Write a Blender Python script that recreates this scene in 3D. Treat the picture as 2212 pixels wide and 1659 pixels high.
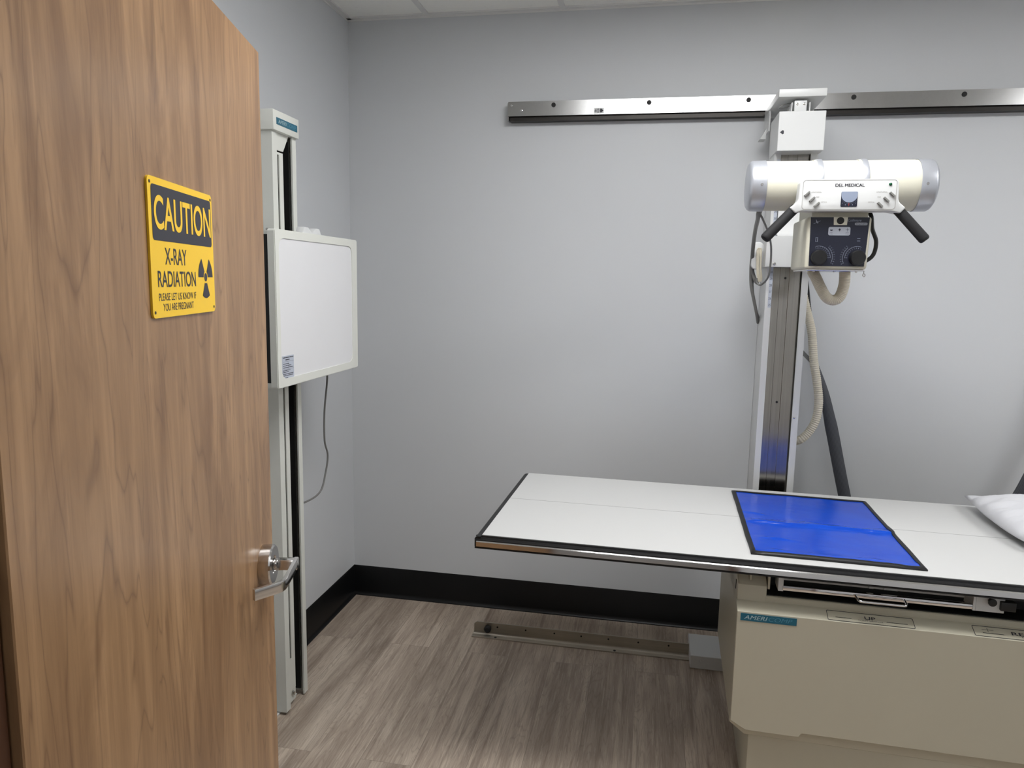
import bpy, bmesh, math, random
from mathutils import Vector, Matrix, noise as mnoise

random.seed(7)
for o in list(bpy.data.objects):
    bpy.data.objects.remove(o)
SC = bpy.context.scene
COL = SC.collection
PI = math.pi

# ------------------------------------------------------------------ camera
YAW, PITCH, ROLL = 0.1867, 0.1401, 0.0186
f = Vector((-math.sin(YAW) * math.cos(PITCH), math.cos(YAW) * math.cos(PITCH), -math.sin(PITCH)))
r0 = Vector((math.cos(YAW), math.sin(YAW), 0))
u0 = r0.cross(f)
rr = r0 * math.cos(ROLL) + u0 * math.sin(ROLL)
uu = -r0 * math.sin(ROLL) + u0 * math.cos(ROLL)
cam = bpy.data.cameras.new('camera')
cam.sensor_fit = 'HORIZONTAL'
cam.sensor_width = 36.0
cam.lens = 1580.83 / 2212.0 * 36.0
cam.clip_start = 0.02
camo = bpy.data.objects.new('camera', cam)
COL.objects.link(camo)
cm = Matrix((rr, uu, -f)).transposed().to_4x4()
cm.translation = Vector((1.426, -3.3364, 1.5903))
camo.matrix_world = cm
SC.camera = camo

# ------------------------------------------------------------------ world, exposure, lamps' strength
wd = bpy.data.worlds.new('world')
SC.world = wd
wd.use_nodes = True
wd.node_tree.nodes['Background'].inputs[0].default_value = (0.80, 0.83, 0.88, 1)
wd.node_tree.nodes['Background'].inputs[1].default_value = 0.10
SC.view_settings.view_transform = 'Standard'
SC.view_settings.look = 'None'
SC.view_settings.gamma = 1.0
SC.view_settings.use_curve_mapping = False
SC.view_settings.exposure = 0.0
LIGHT_COL = (0.985, 0.99, 1.0, 1)
ROOM_LAMP = 18.0
FILL_LAMP = 4.0  # strength of the added fill lamp
HALL_LAMP = 7.0

# ------------------------------------------------------------------ materials
def lin(c):
    out = []
    for v in c:
        v = v / 255.0
        out.append(v / 12.92 if v <= 0.04045 else ((v + 0.055) / 1.055) ** 2.4)
    return tuple(out) + (1.0,)

class NT:
    def __init__(s, name):
        s.m = bpy.data.materials.new(name)
        s.m.use_nodes = True
        s.t = s.m.node_tree
        s.b = s.t.nodes['Principled BSDF']
    def n(s, kind, **kw):
        x = s.t.nodes.new(kind)
        for k, v in kw.items():
            setattr(x, k, v)
        return x
    def l(s, a, b):
        s.t.links.new(a, b)
    def math(s, op, a, b=None, c=None):
        x = s.n('ShaderNodeMath', operation=op)
        for i, v in enumerate((a, b, c)):
            if v is None:
                continue
            if isinstance(v, (int, float)):
                x.inputs[i].default_value = v
            else:
                s.l(v, x.inputs[i])
        return x.outputs[0]
    def mix(s, fac, a, b, blend='MIX'):
        x = s.n('ShaderNodeMix', data_type='RGBA', blend_type=blend)
        for i, v in ((0, fac), (6, a), (7, b)):
            if isinstance(v, (int, float, tuple)):
                x.inputs[i].default_value = v
            else:
                s.l(v, x.inputs[i])
        return x.outputs[2]
    def coords(s, scale=(1, 1, 1)):
        tc = s.n('ShaderNodeTexCoord')
        mp = s.n('ShaderNodeMapping')
        mp.inputs['Scale'].default_value = scale
        s.l(tc.outputs['Object'], mp.inputs[0])
        return mp.outputs[0]
    def noise(s, vec, scale, detail=4, rough=0.55, dist=0.0):
        x = s.n('ShaderNodeTexNoise')
        x.inputs['Scale'].default_value = scale
        x.inputs['Detail'].default_value = detail
        x.inputs['Roughness'].default_value = rough
        x.inputs['Distortion'].default_value = dist
        s.l(vec, x.inputs['Vector'])
        return x.outputs[0]
    def ramp(s, fac, stops):
        x = s.n('ShaderNodeValToRGB')
        e = x.color_ramp.elements
        e[0].position, e[0].color = stops[0]
        e[1].position, e[1].color = stops[1]
        for p, c in stops[2:]:
            q = e.new(p)
            q.color = c
        s.l(fac, x.inputs[0])
        return x.outputs[0]
    def bump(s, h, strength, dist=0.001):
        x = s.n('ShaderNodeBump')
        x.inputs['Strength'].default_value = strength
        x.inputs['Distance'].default_value = dist
        s.l(h, x.inputs['Height'])
        s.l(x.outputs[0], s.b.inputs['Normal'])

def paint(name, rgb, rough=0.45, metal=0.0, var=0.05, scale=(6, 6, 6), bump=0.0, bscale=300, spec=0.5):
    t = NT(name)
    c = lin(rgb)
    v = t.noise(t.coords(scale), 1.0, 5)
    lo = tuple(x * (1 - var) for x in c[:3]) + (1,)
    hi = tuple(min(1, x * (1 + var)) for x in c[:3]) + (1,)
    t.l(t.mix(v, lo, hi), t.b.inputs['Base Color'])
    t.b.inputs['Roughness'].default_value = rough
    t.b.inputs['Metallic'].default_value = metal
    t.b.inputs['Specular IOR Level'].default_value = spec
    if bump:
        t.bump(t.noise(t.coords(), bscale, 3), bump)
    return t.m

def steel(name, rgb, rough=0.25, stretch=(2, 200, 200), bump=0.15, var=0.12):
    t = NT(name)
    c = lin(rgb)
    v = t.noise(t.coords(stretch), 1.0, 6, 0.6)
    v2 = t.noise(t.coords((5, 5, 3)), 1.0, 4)
    w = t.math('MULTIPLY', v, v2)
    lo = tuple(x * (1 - var) for x in c[:3]) + (1,)
    t.l(t.mix(t.math('MULTIPLY', w, 3.0), lo, c), t.b.inputs['Base Color'])
    t.b.inputs['Metallic'].default_value = 1.0
    rg = t.math('MULTIPLY_ADD', v, 0.12, rough - 0.06)
    t.l(rg, t.b.inputs['Roughness'])
    if bump:
        t.bump(v, bump, 0.0005)
    return t.m

M = {}
M['wall'] = paint('wall_paint', (203, 205, 207), 0.55, var=0.02, scale=(1.2, 1.2, 1.2), bump=0.10, bscale=420, spec=0.35)
M['base'] = paint('black_vinyl_base', (9, 9, 10), 0.35, var=0.25, spec=0.35)
M['tbar'] = paint('ceiling_grid', (222, 222, 219), 0.5, var=0.02)
M['jamb'] = paint('brown_jamb_paint', (74, 38, 12), 0.35, var=0.15)
M['white'] = paint('white_enamel', (207, 208, 207), 0.35, var=0.02)
M['stand'] = paint('stand_enamel', (217, 218, 210), 0.42, var=0.03)
M['ivory'] = paint('ivory_enamel', (189, 184, 165), 0.38, var=0.02, bump=0.06, bscale=700)
M['cream'] = paint('cream_gloss', (214, 211, 194), 0.42, var=0.02)
M['hose'] = paint('cream_hose', (205, 198, 180), 0.45, var=0.06)
M['lamin'] = paint('white_laminate', (206, 206, 204), 0.38, var=0.02, scale=(2, 2, 2))
M['panelw'] = paint('white_sheet', (222, 222, 223), 0.55, var=0.01)
M['black'] = paint('black_rubber', (14, 14, 15), 0.45, var=0.2)
M['grip'] = paint('foam_grip', (20, 20, 22), 0.75, var=0.25, bump=0.4, bscale=900)
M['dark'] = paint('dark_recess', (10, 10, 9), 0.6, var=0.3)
M['grey'] = paint('grey_plastic', (128, 128, 124), 0.4, var=0.06)
M['cable'] = paint('grey_cable', (112, 111, 108), 0.45, var=0.08)
M['sleeve'] = None
M['alu'] = paint('silver_paint', (190, 193, 200), 0.32, 0.55, var=0.04)
M['chrome'] = steel('chrome', (225, 225, 225), 0.09, (1, 60, 60), 0.02, 0.06)
M['satin'] = steel('satin_nickel', (205, 203, 200), 0.17, (3, 3, 160), 0.04)
M['rail'] = steel('galvanised_rail', (176, 176, 175), 0.24, (130, 130, 130), 0.12, 0.12)
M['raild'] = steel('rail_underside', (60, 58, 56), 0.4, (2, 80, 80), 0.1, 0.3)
M['floorrail'] = steel('worn_floor_rail', (188, 181, 168), 0.42, (2, 120, 120), 0.2, 0.35)
M['colsteel'] = steel('column_steel', (166, 162, 156), 0.17, (160, 160, 1.5), 0.02, 0.35)
M['teal'] = paint('teal_plate', (24, 96, 118), 0.35, var=0.08)
M['platetxt'] = paint('pale_plate_ink', (176, 200, 205), 0.4)
M['platedim'] = paint('blue_plate_ink', (78, 140, 165), 0.4)
M['ink'] = paint('black_ink', (34, 34, 44), 0.5)
M['softink'] = paint('grey_ink', (150, 148, 142), 0.5)
M['navy'] = paint('navy_fascia', (22, 25, 42), 0.35, var=0.06)
M['paleink'] = paint('pale_ink', (150, 156, 172), 0.5)
M['padgrey'] = paint('pale_key_pad', (156, 160, 170), 0.45)
M['yellow'] = paint('sign_yellow', (252, 206, 46), 0.4, var=0.02)
M['signblk'] = paint('sign_black', (44, 43, 52), 0.4, var=0.03)
M['sticker'] = paint('grey_sticker', (182, 188, 200), 0.4)
M['gaugebl'] = paint('gauge_blue_grey', (142, 152, 172), 0.3)
M['green'] = paint('green_lens', (16, 84, 52), 0.15)
M['red'] = paint('red_ink', (180, 60, 40), 0.5)
M['bluemat'] = None
M['pillow'] = None

# wall floor / door / ceiling / cloths
def make_floor():
    t = NT('oak_plank_vinyl')
    tc = t.n('ShaderNodeTexCoord')
    sep = t.n('ShaderNodeSeparateXYZ')
    t.l(tc.outputs['Object'], sep.inputs[0])
    cmb = t.n('ShaderNodeCombineXYZ')
    t.l(sep.outputs[1], cmb.inputs[0])
    t.l(sep.outputs[0], cmb.inputs[1])
    br = t.n('ShaderNodeTexBrick')
    br.offset = 0.37
    br.offset_frequency = 2
    br.inputs['Scale'].default_value = 1.0
    br.inputs['Brick Width'].default_value = 1.22
    br.inputs['Row Height'].default_value = 0.178
    br.inputs['Mortar Size'].default_value = 0.0008
    br.inputs['Mortar Smooth'].default_value = 0.2
    br.inputs['Bias'].default_value = 0.0
    br.inputs['Color1'].default_value = (0, 0, 0, 1)
    br.inputs['Color2'].default_value = (1, 1, 1, 1)
    br.inputs['Mortar'].default_value = (0.5, 0.5, 0.5, 1)
    t.l(cmb.outputs[0], br.inputs['Vector'])
    rnd = t.math('MULTIPLY', br.outputs['Color'], 1.0)
    # shift the grain from plank to plank
    sh = t.n('ShaderNodeCombineXYZ')
    t.l(t.math('MULTIPLY', rnd, 13.0), sh.inputs[0])
    t.l(t.math('MULTIPLY', rnd, 7.0), sh.inputs[1])
    ad = t.n('ShaderNodeVectorMath', operation='ADD')
    t.l(tc.outputs['Object'], ad.inputs[0])
    t.l(sh.outputs[0], ad.inputs[1])
    def mp(scale):
        m = t.n('ShaderNodeMapping')
        m.inputs['Scale'].default_value = scale
        t.l(ad.outputs[0], m.inputs[0])
        return m.outputs[0]
    broad = t.noise(mp((9, 1.1, 1)), 1.0, 5, 0.6, 0.6)
    rings = t.noise(mp((9, 0.8, 1)), 1.0, 3, 0.5, 0.5)
    ring = t.math('ABSOLUTE', t.math('SINE', t.math('MULTIPLY', rings, 110.0)))
    streak = t.ramp(t.noise(mp((34, 1.3, 1)), 1.0, 4, 0.6, 0.4), [(0.52, (0, 0, 0, 1)), (0.72, (1, 1, 1, 1))])
    fine = t.noise(mp((150, 5, 1)), 1.0, 4, 0.7)
    c1 = t.ramp(broad, [(0.28, lin((140, 125, 112))), (0.72, lin((206, 192, 175))), (0.5, lin((176, 161, 146)))])
    c2 = t.mix(t.math('MULTIPLY', t.math('POWER', t.math('SUBTRACT', 1.0, ring), 3.0), 0.34), c1, lin((116, 101, 89)))
    c2 = t.mix(t.math('MULTIPLY', streak, 0.68), c2, lin((110, 94, 82)))
    c3 = t.mix(t.math('MULTIPLY', t.math('GREATER_THAN', fine, 0.56), 0.28), c2, lin((128, 113, 101)))
    c3 = t.mix(t.math('MULTIPLY', t.math('LESS_THAN', fine, 0.41), 0.22), c3, lin((228, 216, 200)))
    tone = t.ramp(rnd, [(0.0, (0.88, 0.87, 0.86, 1)), (1.0, (1.06, 1.05, 1.04, 1))])
    c4 = t.mix(1.0, c3, tone, 'MULTIPLY')
    c5 = t.mix(t.math('MULTIPLY', br.outputs['Fac'], 0.55), c4, lin((92, 82, 74)))
    t.l(c5, t.b.inputs['Base Color'])
    t.b.inputs['Roughness'].default_value = 0.42
    t.b.inputs['Specular IOR Level'].default_value = 0.35
    t.bump(fine, 0.25, 0.0006)
    return t.m
M['floor'] = make_floor()

def make_wood():
    t = NT('cherry_veneer')
    big = t.noise(t.coords((5.0, 5.0, 0.7)), 1.0, 4, 0.5, 0.5)
    ring = t.math('ABSOLUTE', t.math('SINE', t.math('MULTIPLY', big, 60.0)))
    mid = t.noise(t.coords((22, 22, 1.6)), 1.0, 5, 0.62, 0.3)
    blot = t.noise(t.coords((9, 9, 1.5)), 1.0, 5, 0.68, 0.9)
    fine = t.noise(t.coords((170, 170, 5)), 1.0, 4, 0.6)
    c = t.ramp(mid, [(0.25, lin((134, 101, 72))), (0.75, lin((188, 150, 111))), (0.5, lin((160, 125, 90)))])
    c = t.mix(t.math('MULTIPLY', t.math('POWER', t.math('SUBTRACT', 1.0, ring), 6.0), 0.55), c, lin((104, 74, 51)))
    dk = t.ramp(blot, [(0.50, (0, 0, 0, 1)), (0.66, (1, 1, 1, 1))])
    c = t.mix(t.math('MULTIPLY', dk, 0.62), c, lin((116, 83, 56)))
    c = t.mix(t.math('MULTIPLY', t.math('GREATER_THAN', fine, 0.57), 0.16), c, lin((116, 82, 57)))
    t.l(c, t.b.inputs['Base Color'])
    t.b.inputs['Roughness'].default_value = 0.30
    t.b.inputs['Specular IOR Level'].default_value = 0.5
    t.bump(fine, 0.05, 0.0004)
    return t.m
M['wood'] = make_wood()

def make_tile():
    t = NT('mineral_ceiling_tile')
    a = t.noise(t.coords(), 260, 3, 0.7)
    b = t.noise(t.coords(), 45, 4, 0.6)
    pit = t.math('GREATER_THAN', t.math('MULTIPLY', a, b), 0.36)
    c = t.mix(t.math('MULTIPLY', pit, 0.15), lin((246, 246, 240)), lin((190, 190, 185)))
    t.l(c, t.b.inputs['Base Color'])
    t.b.inputs['Roughness'].default_value = 0.9
    t.bump(a, 0.3, 0.002)
    return t.m
M['tile'] = make_tile()

def make_mat():
    t = NT('blue_vinyl')
    v = t.noise(t.coords((7, 7, 7)), 1.0, 4)
    t.l(t.mix(v, (0.0005, 0.044, 0.46, 1), (0.001, 0.078, 0.60, 1)), t.b.inputs['Base Color'])
    t.b.inputs['Roughness'].default_value = 0.20
    t.b.inputs['Specular IOR Level'].default_value = 0.45
    t.bump(t.noise(t.coords((14, 30, 10)), 1.0, 3), 0.25, 0.006)
    return t.m
M['bluemat'] = make_mat()

def make_pillow():
    t = NT('white_cotton')
    w = t.noise(t.coords((7, 7, 7)), 1.0, 4, 0.5, 0.6)
    t.l(t.mix(w, lin((206, 207, 211)), lin((214, 214, 217))), t.b.inputs['Base Color'])
    t.b.inputs['Roughness'].default_value = 0.75
    t.bump(w, 0.35, 0.02)
    return t.m
M['pillow'] = make_pillow()

def make_sleeve():
    t = NT('ribbed_cable_sleeve')
    tc = t.n('ShaderNodeTexCoord')
    mp = t.n('ShaderNodeMapping')
    mp.inputs['Scale'].default_value = (1, 1, 1)
    t.l(tc.outputs['UV'], mp.inputs[0])
    wv = t.n('ShaderNodeTexWave')
    wv.inputs['Scale'].default_value = 3.0
    t.l(mp.outputs[0], wv.inputs['Vector'])
    t.l(t.mix(wv.outputs[1], lin((58, 60, 66)), lin((76, 78, 84))), t.b.inputs['Base Color'])
    t.b.inputs['Roughness'].default_value = 0.6
    t.bump(wv.outputs[1], 0.25, 0.001)
    return t.m
M['sleeve'] = make_sleeve()

def emit(name, col, s):
    t = NT(name)
    t.b.inputs['Base Color'].default_value = (0.9, 0.9, 0.9, 1)
    t.b.inputs['Emission Color'].default_value = col
    t.b.inputs['Emission Strength'].default_value = s
    return t.m
M['lamp'] = emit('lit_diffuser', LIGHT_COL, ROOM_LAMP)
M['lamp_fill'] = emit('fill_diffuser', LIGHT_COL, FILL_LAMP)
M['hall'] = emit('lit_hall_diffuser', LIGHT_COL, HALL_LAMP)

# ------------------------------------------------------------------ mesh helpers
class B:
    """collects shapes into one bmesh"""
    def __init__(s):
        s.bm = bmesh.new()
    def _join(s, b2):
        me = bpy.data.meshes.new('tmp')
        b2.to_mesh(me)
        b2.free()
        s.bm.from_mesh(me)
        bpy.data.meshes.remove(me)
    def box(s, x0, x1, y0, y1, z0, z1, bev=0.0, seg=2):
        b = bmesh.new()
        x0, x1 = min(x0, x1), max(x0, x1)
        y0, y1 = min(y0, y1), max(y0, y1)
        z0, z1 = min(z0, z1), max(z0, z1)
        v = [b.verts.new(p) for p in ((x0, y0, z0), (x1, y0, z0), (x1, y1, z0), (x0, y1, z0),
                                      (x0, y0, z1), (x1, y0, z1), (x1, y1, z1), (x0, y1, z1))]
        for q in ((0, 3, 2, 1), (4, 5, 6, 7), (0, 1, 5, 4), (1, 2, 6, 5), (2, 3, 7, 6), (3, 0, 4, 7)):
            b.faces.new([v[i] for i in q])
        if bev:
            bmesh.ops.bevel(b, geom=b.edges[:], offset=bev, segments=seg, affect='EDGES', profile=0.5)
        s._join(b)
        return s
    def prism(s, pts, axis, a0, a1, bev=0.0, seg=2):
        """polygon extruded along an axis: 'x' takes (y,z), 'y' takes (x,z), 'z' takes (x,y)"""
        b = bmesh.new()
        def mk(p, a):
            if axis == 'x': return (a, p[0], p[1])
            if axis == 'y': return (p[0], a, p[1])
            return (p[0], p[1], a)
        A = [b.verts.new(mk(p, a0)) for p in pts]
        C = [b.verts.new(mk(p, a1)) for p in pts]
        b.faces.new(A)
        b.faces.new(C[::-1])
        n = len(pts)
        for i in range(n):
            b.faces.new((A[i], C[i], C[(i + 1) % n], A[(i + 1) % n]))
        bmesh.ops.recalc_face_normals(b, faces=b.faces[:])
        if bev:
            bmesh.ops.bevel(b, geom=b.edges[:], offset=bev, segments=seg, affect='EDGES', profile=0.5)
        s._join(b)
        return s
    def lathe(s, prof, origin, axis, seg=40):
        """prof: list of (radius, height along axis)"""
        b = bmesh.new()
        ax = Vector(axis).normalized()
        t = Vector((0, 0, 1)) if abs(ax.z) < 0.9 else Vector((1, 0, 0))
        e1 = ax.cross(t).normalized()
        e2 = ax.cross(e1)
        O = Vector(origin)
        rings = []
        for rad, h in prof:
            if rad < 1e-6:
                rings.append([b.verts.new(O + ax * h)])
            else:
                rings.append([b.verts.new(O + ax * h + (e1 * math.cos(2 * PI * i / seg) + e2 * math.sin(2 * PI * i / seg)) * rad) for i in range(seg)])
        for a, c in zip(rings[:-1], rings[1:]):
            for i in range(seg):
                j = (i + 1) % seg
                if len(a) == 1 and len(c) == 1:
                    continue
                if len(a) == 1:
                    b.faces.new((a[0], c[i], c[j]))
                elif len(c) == 1:
                    b.faces.new((a[i], c[0], a[j]))
                else:
                    b.faces.new((a[i], c[i], c[j], a[j]))
        bmesh.ops.recalc_face_normals(b, faces=b.faces[:])
        s._join(b)
        return s
    def cyl(s, p0, p1, rad, seg=24, rad1=None, bev=0.0):
        p0, p1 = Vector(p0), Vector(p1)
        L = (p1 - p0).length
        r1 = rad if rad1 is None else rad1
        if bev:
            pr = [(0, 0), (rad - bev, 0), (rad - 0.3 * bev, 0.3 * bev), (rad, bev), (r1, L - bev), (r1 - 0.3 * bev, L - 0.3 * bev), (r1 - bev, L), (0, L)]
        else:
            pr = [(0, 0), (rad, 0), (r1, L), (0, L)]
        return s.lathe(pr, p0, p1 - p0, seg)
    def tube(s, path, rad, seg=12, sub=8, corr=0.0, pitch=0.009, flat=None):
        """round tube along a smooth path; corr gives corrugations"""
        P = smooth(path, sub)
        if corr:
            P = resample(P, pitch / 4.0)
        b = bmesh.new()
        rings = []
        up = Vector((0, 0, 1))
        prev = None
        for i, p in enumerate(P):
            tn = (P[min(i + 1, len(P) - 1)] - P[max(i - 1, 0)]).normalized()
            if prev is None:
                ref = up if abs(tn.z) < 0.95 else Vector((1, 0, 0))
                e1 = tn.cross(ref).normalized()
            else:
                e1 = (prev - tn * prev.dot(tn)).normalized()
            prev = e1
            e2 = tn.cross(e1)
            rd = rad * (1 + (corr * (1, 0.2, -1, 0.2)[i % 4] if corr else 0))
            rings.append([b.verts.new(p + (e1 * math.cos(2 * PI * k / seg) + e2 * math.sin(2 * PI * k / seg)) * rd) for k in range(seg)])
        for a, c in zip(rings[:-1], rings[1:]):
            for k in range(seg):
                j = (k + 1) % seg
                b.faces.new((a[k], a[j], c[j], c[k]))
        b.faces.new(rings[0][::-1])
        b.faces.new(rings[-1])
        bmesh.ops.recalc_face_normals(b, faces=b.faces[:])
        s._join(b)
        return s
    def flat(s, pts, y):
        """flat polygon of (x, z) points facing -Y"""
        v = [s.bm.verts.new((p[0], y, p[1])) for p in pts]
        fc = s.bm.faces.new(v)
        fc.normal_update()
        if fc.normal.y > 0:
            fc.normal_flip()
        return s
    def rot(s, m):
        bmesh.ops.transform(s.bm, matrix=m, verts=s.bm.verts[:])
        return s

def smooth(path, sub=8):
    P = [Vector(p) for p in path]
    if len(P) < 3:
        return P
    out = []
    for i in range(len(P) - 1):
        a, b_, c, d = P[max(i - 1, 0)], P[i], P[i + 1], P[min(i + 2, len(P) - 1)]
        for k in range(sub):
            t = k / sub
            out.append(0.5 * ((2 * b_) + (c - a) * t + (2 * a - 5 * b_ + 4 * c - d) * t * t + (3 * b_ - a - 3 * c + d) * t ** 3))
    out.append(P[-1])
    return out

def resample(P, step):
    out = [P[0]]
    acc = 0.0
    for a, b_ in zip(P[:-1], P[1:]):
        L = (b_ - a).length
        pos = step - acc
        while pos <= L:
            out.append(a.lerp(b_, pos / L))
            pos += step
        acc = (acc + L) % step if L else acc
        acc = L - (pos - step)
    return out

def rrect(x0, x1, z0, z1, r, n=5):
    pts = []
    for cx, cz, a0 in ((x1 - r, z1 - r, 0), (x0 + r, z1 - r, 90), (x0 + r, z0 + r, 180), (x1 - r, z0 + r, 270)):
        for k in range(n + 1):
            a = math.radians(a0 + 90 * k / n)
            pts.append((cx + r * math.cos(a), cz + r * math.sin(a)))
    return pts

def disc(cx, cz, r, n=24, a0=0, a1=360):
    return [(cx + r * math.cos(math.radians(a0 + (a1 - a0) * k / n)), cz + r * math.sin(math.radians(a0 + (a1 - a0) * k / n))) for k in range(n if a1 - a0 == 360 else n + 1)]

ROOT = {}
def root_matrix(o):
    return Matrix.Translation(o.location) @ Matrix.Rotation(o.rotation_euler.z, 4, 'Z')

def obj(name, b, mat, parent=None, world=False, smooth_angle=32):
    bm = b.bm
    bmesh.ops.remove_doubles(bm, verts=bm.verts[:], dist=1e-6)
    if parent is not None and world:
        bmesh.ops.transform(bm, matrix=root_matrix(ROOT[parent.name]).inverted(), verts=bm.verts[:])
    me = bpy.data.meshes.new(name)
    bm.to_mesh(me)
    bm.free()
    for p in me.polygons:
        p.use_smooth = True
    me.set_sharp_from_angle(angle=math.radians(smooth_angle))
    me.materials.append(mat)
    o = bpy.data.objects.new(name, me)
    COL.objects.link(o)
    if parent is not None:
        o.parent = parent
        ROOT[o.name] = ROOT[parent.name]
    else:
        ROOT[o.name] = o
    return o

def thing(name, label, cat, loc=(0, 0, 0), rotz=0.0, group=None):
    o = bpy.data.objects.new(name, None)
    COL.objects.link(o)
    o.empty_display_size = 0.1
    o.location = loc
    o.rotation_euler = (0, 0, rotz)
    o['label'] = label
    o['category'] = cat
    if group:
        o['group'] = group
    ROOT[o.name] = o
    return o

def tag(o, label, cat, group=None):
    o['label'] = label
    o['category'] = cat
    if group:
        o['group'] = group
    return o

def recentre(o, loc):
    """give a top-level mesh its own base point"""
    o.data.transform(Matrix.Translation(-Vector(loc)))
    o.location = loc
    return o

def struct(name, b, mat, smooth_angle=32):
    o = obj(name, b, mat, None, smooth_angle=smooth_angle)
    o['kind'] = 'structure'
    return o

def copy_tree(o, parent=None):
    c = o.copy()
    COL.objects.link(c)
    if parent is not None:
        c.parent = parent
        ROOT[c.name] = ROOT[parent.name]
    else:
        ROOT[c.name] = c
    for ch in [x for x in COL.objects if x.parent == o]:
        copy_tree(ch, c)
    return c

def text(b, body, x0, x1, z0, z1, y, bold=0.0, shear=0.0):
    """lettering fitted into the rectangle, facing -Y"""
    cu = bpy.data.curves.new('t', 'FONT')
    cu.body = body
    cu.size = 1.0
    cu.offset = bold
    cu.shear = shear
    cu.resolution_u = 10
    to = bpy.data.objects.new('t', cu)
    COL.objects.link(to)
    me = bpy.data.meshes.new_from_object(to)
    bpy.data.objects.remove(to)
    bpy.data.curves.remove(cu)
    xs = [v.co.x for v in me.vertices]
    ys = [v.co.y for v in me.vertices]
    ax, bx, ay, by = min(xs), max(xs), min(ys), max(ys)
    for v in me.vertices:
        px = x0 + (v.co.x - ax) / (bx - ax) * (x1 - x0)
        pz = z0 + (v.co.y - ay) / max(by - ay, 1e-6) * (z1 - z0)
        v.co = (px, y, pz)
    b.bm.from_mesh(me)
    bpy.data.meshes.remove(me)
    return b

def stroke(b, pts, w, y):
    """thin flat line of (x,z) points facing -Y"""
    for a, c in zip(pts[:-1], pts[1:]):
        d = Vector((c[0] - a[0], c[1] - a[1]))
        if d.length < 1e-7:
            continue
        d.normalize()
        n = Vector((-d.y, d.x)) * w / 2
        b.flat([(a[0] + n.x, a[1] + n.y), (a[0] - n.x, a[1] - n.y), (c[0] - n.x, c[1] - n.y), (c[0] + n.x, c[1] + n.y)], y)
    return b

# ================================================================== SETTING
H = 2.7585
XR, YF, YB = 4.95, -2.82, -4.6       # right wall, front wall of the room, far wall of the hall
XD0, XD1 = 0.862, 1.785              # door opening

struct('floor', B().box(-2.2, XR + 0.1, YB - 0.1, 0.1, -0.1, 0.0), M['floor'])
struct('wall_back', B().box(-0.1, XR + 0.1, 0.0, 0.1, 0.0, H + 0.1), M['wall'])
struct('wall_left', B().box(-0.1, 0.0, YF - 0.16, 0.1, 0.0, H + 0.1), M['wall'])
struct('wall_right', B().box(XR, XR + 0.1, YF - 0.16, 0.1, 0.0, H + 0.1), M['wall'])
struct('wall_front', B().box(-2.2, XD0 - 0.045, YF - 0.16, YF, 0.0, H + 0.1)
       .box(XD1 + 0.045, XR + 0.1, YF - 0.16, YF, 0.0, H + 0.1)
       .box(XD0 - 0.045, XD1 + 0.045, YF - 0.16, YF, 2.09, H + 0.1), M['wall'])
struct('wall_hall', B().box(-2.2, XR + 0.1, YB - 0.1, YB, 0.0, H + 0.1), M['wall'])

# ceiling: tiles lying in a metal grid
ct = B()
gx = [0.379 + 0.61 * k for k in range(-5, 9)]
gy = [-0.54 - 0.61 * k for k in range(0, 4)]
ct.box(-2.2, XR + 0.1, YB - 0.1, 0.1, H + 0.004, H + 0.05)
struct('ceiling', ct, M['tile'])
gb = B()
for x in gx:
    if 0.05 < x < XR:
        gb.box(x - 0.012, x + 0.012, YF, 0.0, H - 0.002, H + 0.006)
for y in gy:
    if YF < y < -0.05:
        gb.box(0.0, XR, y - 0.012, y + 0.012, H - 0.0015, H + 0.006)
struct('trim_1', gb, M['tbar'])
an = B()
an.box(0.0, XR, -0.022, 0.0, H - 0.003, H + 0.005).box(0.0, XR, -0.002, 0.0, H - 0.010, H)
an.box(0.0, 0.022, YF, 0.0, H - 0.003, H + 0.005).box(0.0, 0.002, YF, 0.0, H - 0.010, H)
an.box(XR - 0.022, XR, YF, 0.0, H - 0.003, H + 0.005).box(0.0, XR, YF, YF + 0.022, H - 0.003, H + 0.005)
struct('trim_2', an, M['tbar'])

# vinyl cove base
cove = [(0, 0), (-0.016, 0), (-0.0155, 0.004), (-0.009, 0.010), (-0.0045, 0.020), (-0.0035, 0.148), (-0.001, 0.1523), (0, 0.1523)]
struct('baseboard_back', B().prism(cove, 'x', 0.0, XR), M['base'])
struct('baseboard_left', B().prism([(-a, z) for a, z in cove], 'y', YF, 0.0), M['base'])
struct('baseboard_right', B().prism([(XR + a, z) for a, z in cove], 'y', YF, 0.0), M['base'])
struct('baseboard_front', B().prism([(YF - a, z) for a, z in cove], 'x', XD1 + 0.10, XR), M['base'])

# door frame around the opening (brown painted)
fr = B()
fr.box(XD0 - 0.045, XD0, YF - 0.175, YF + 0.008, 0.0, 2.045)
fr.box(XD1, XD1 + 0.045, YF - 0.175, YF + 0.008, 0.0, 2.045)
fr.box(XD0 - 0.045, XD1 + 0.045, YF - 0.175, YF + 0.008, 2.045, 2.09)
fr.box(XD0, XD0 + 0.012, YF - 0.11, YF - 0.055, 0.0, 2.045)
struct('trim_3', fr, M['jamb'])

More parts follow.
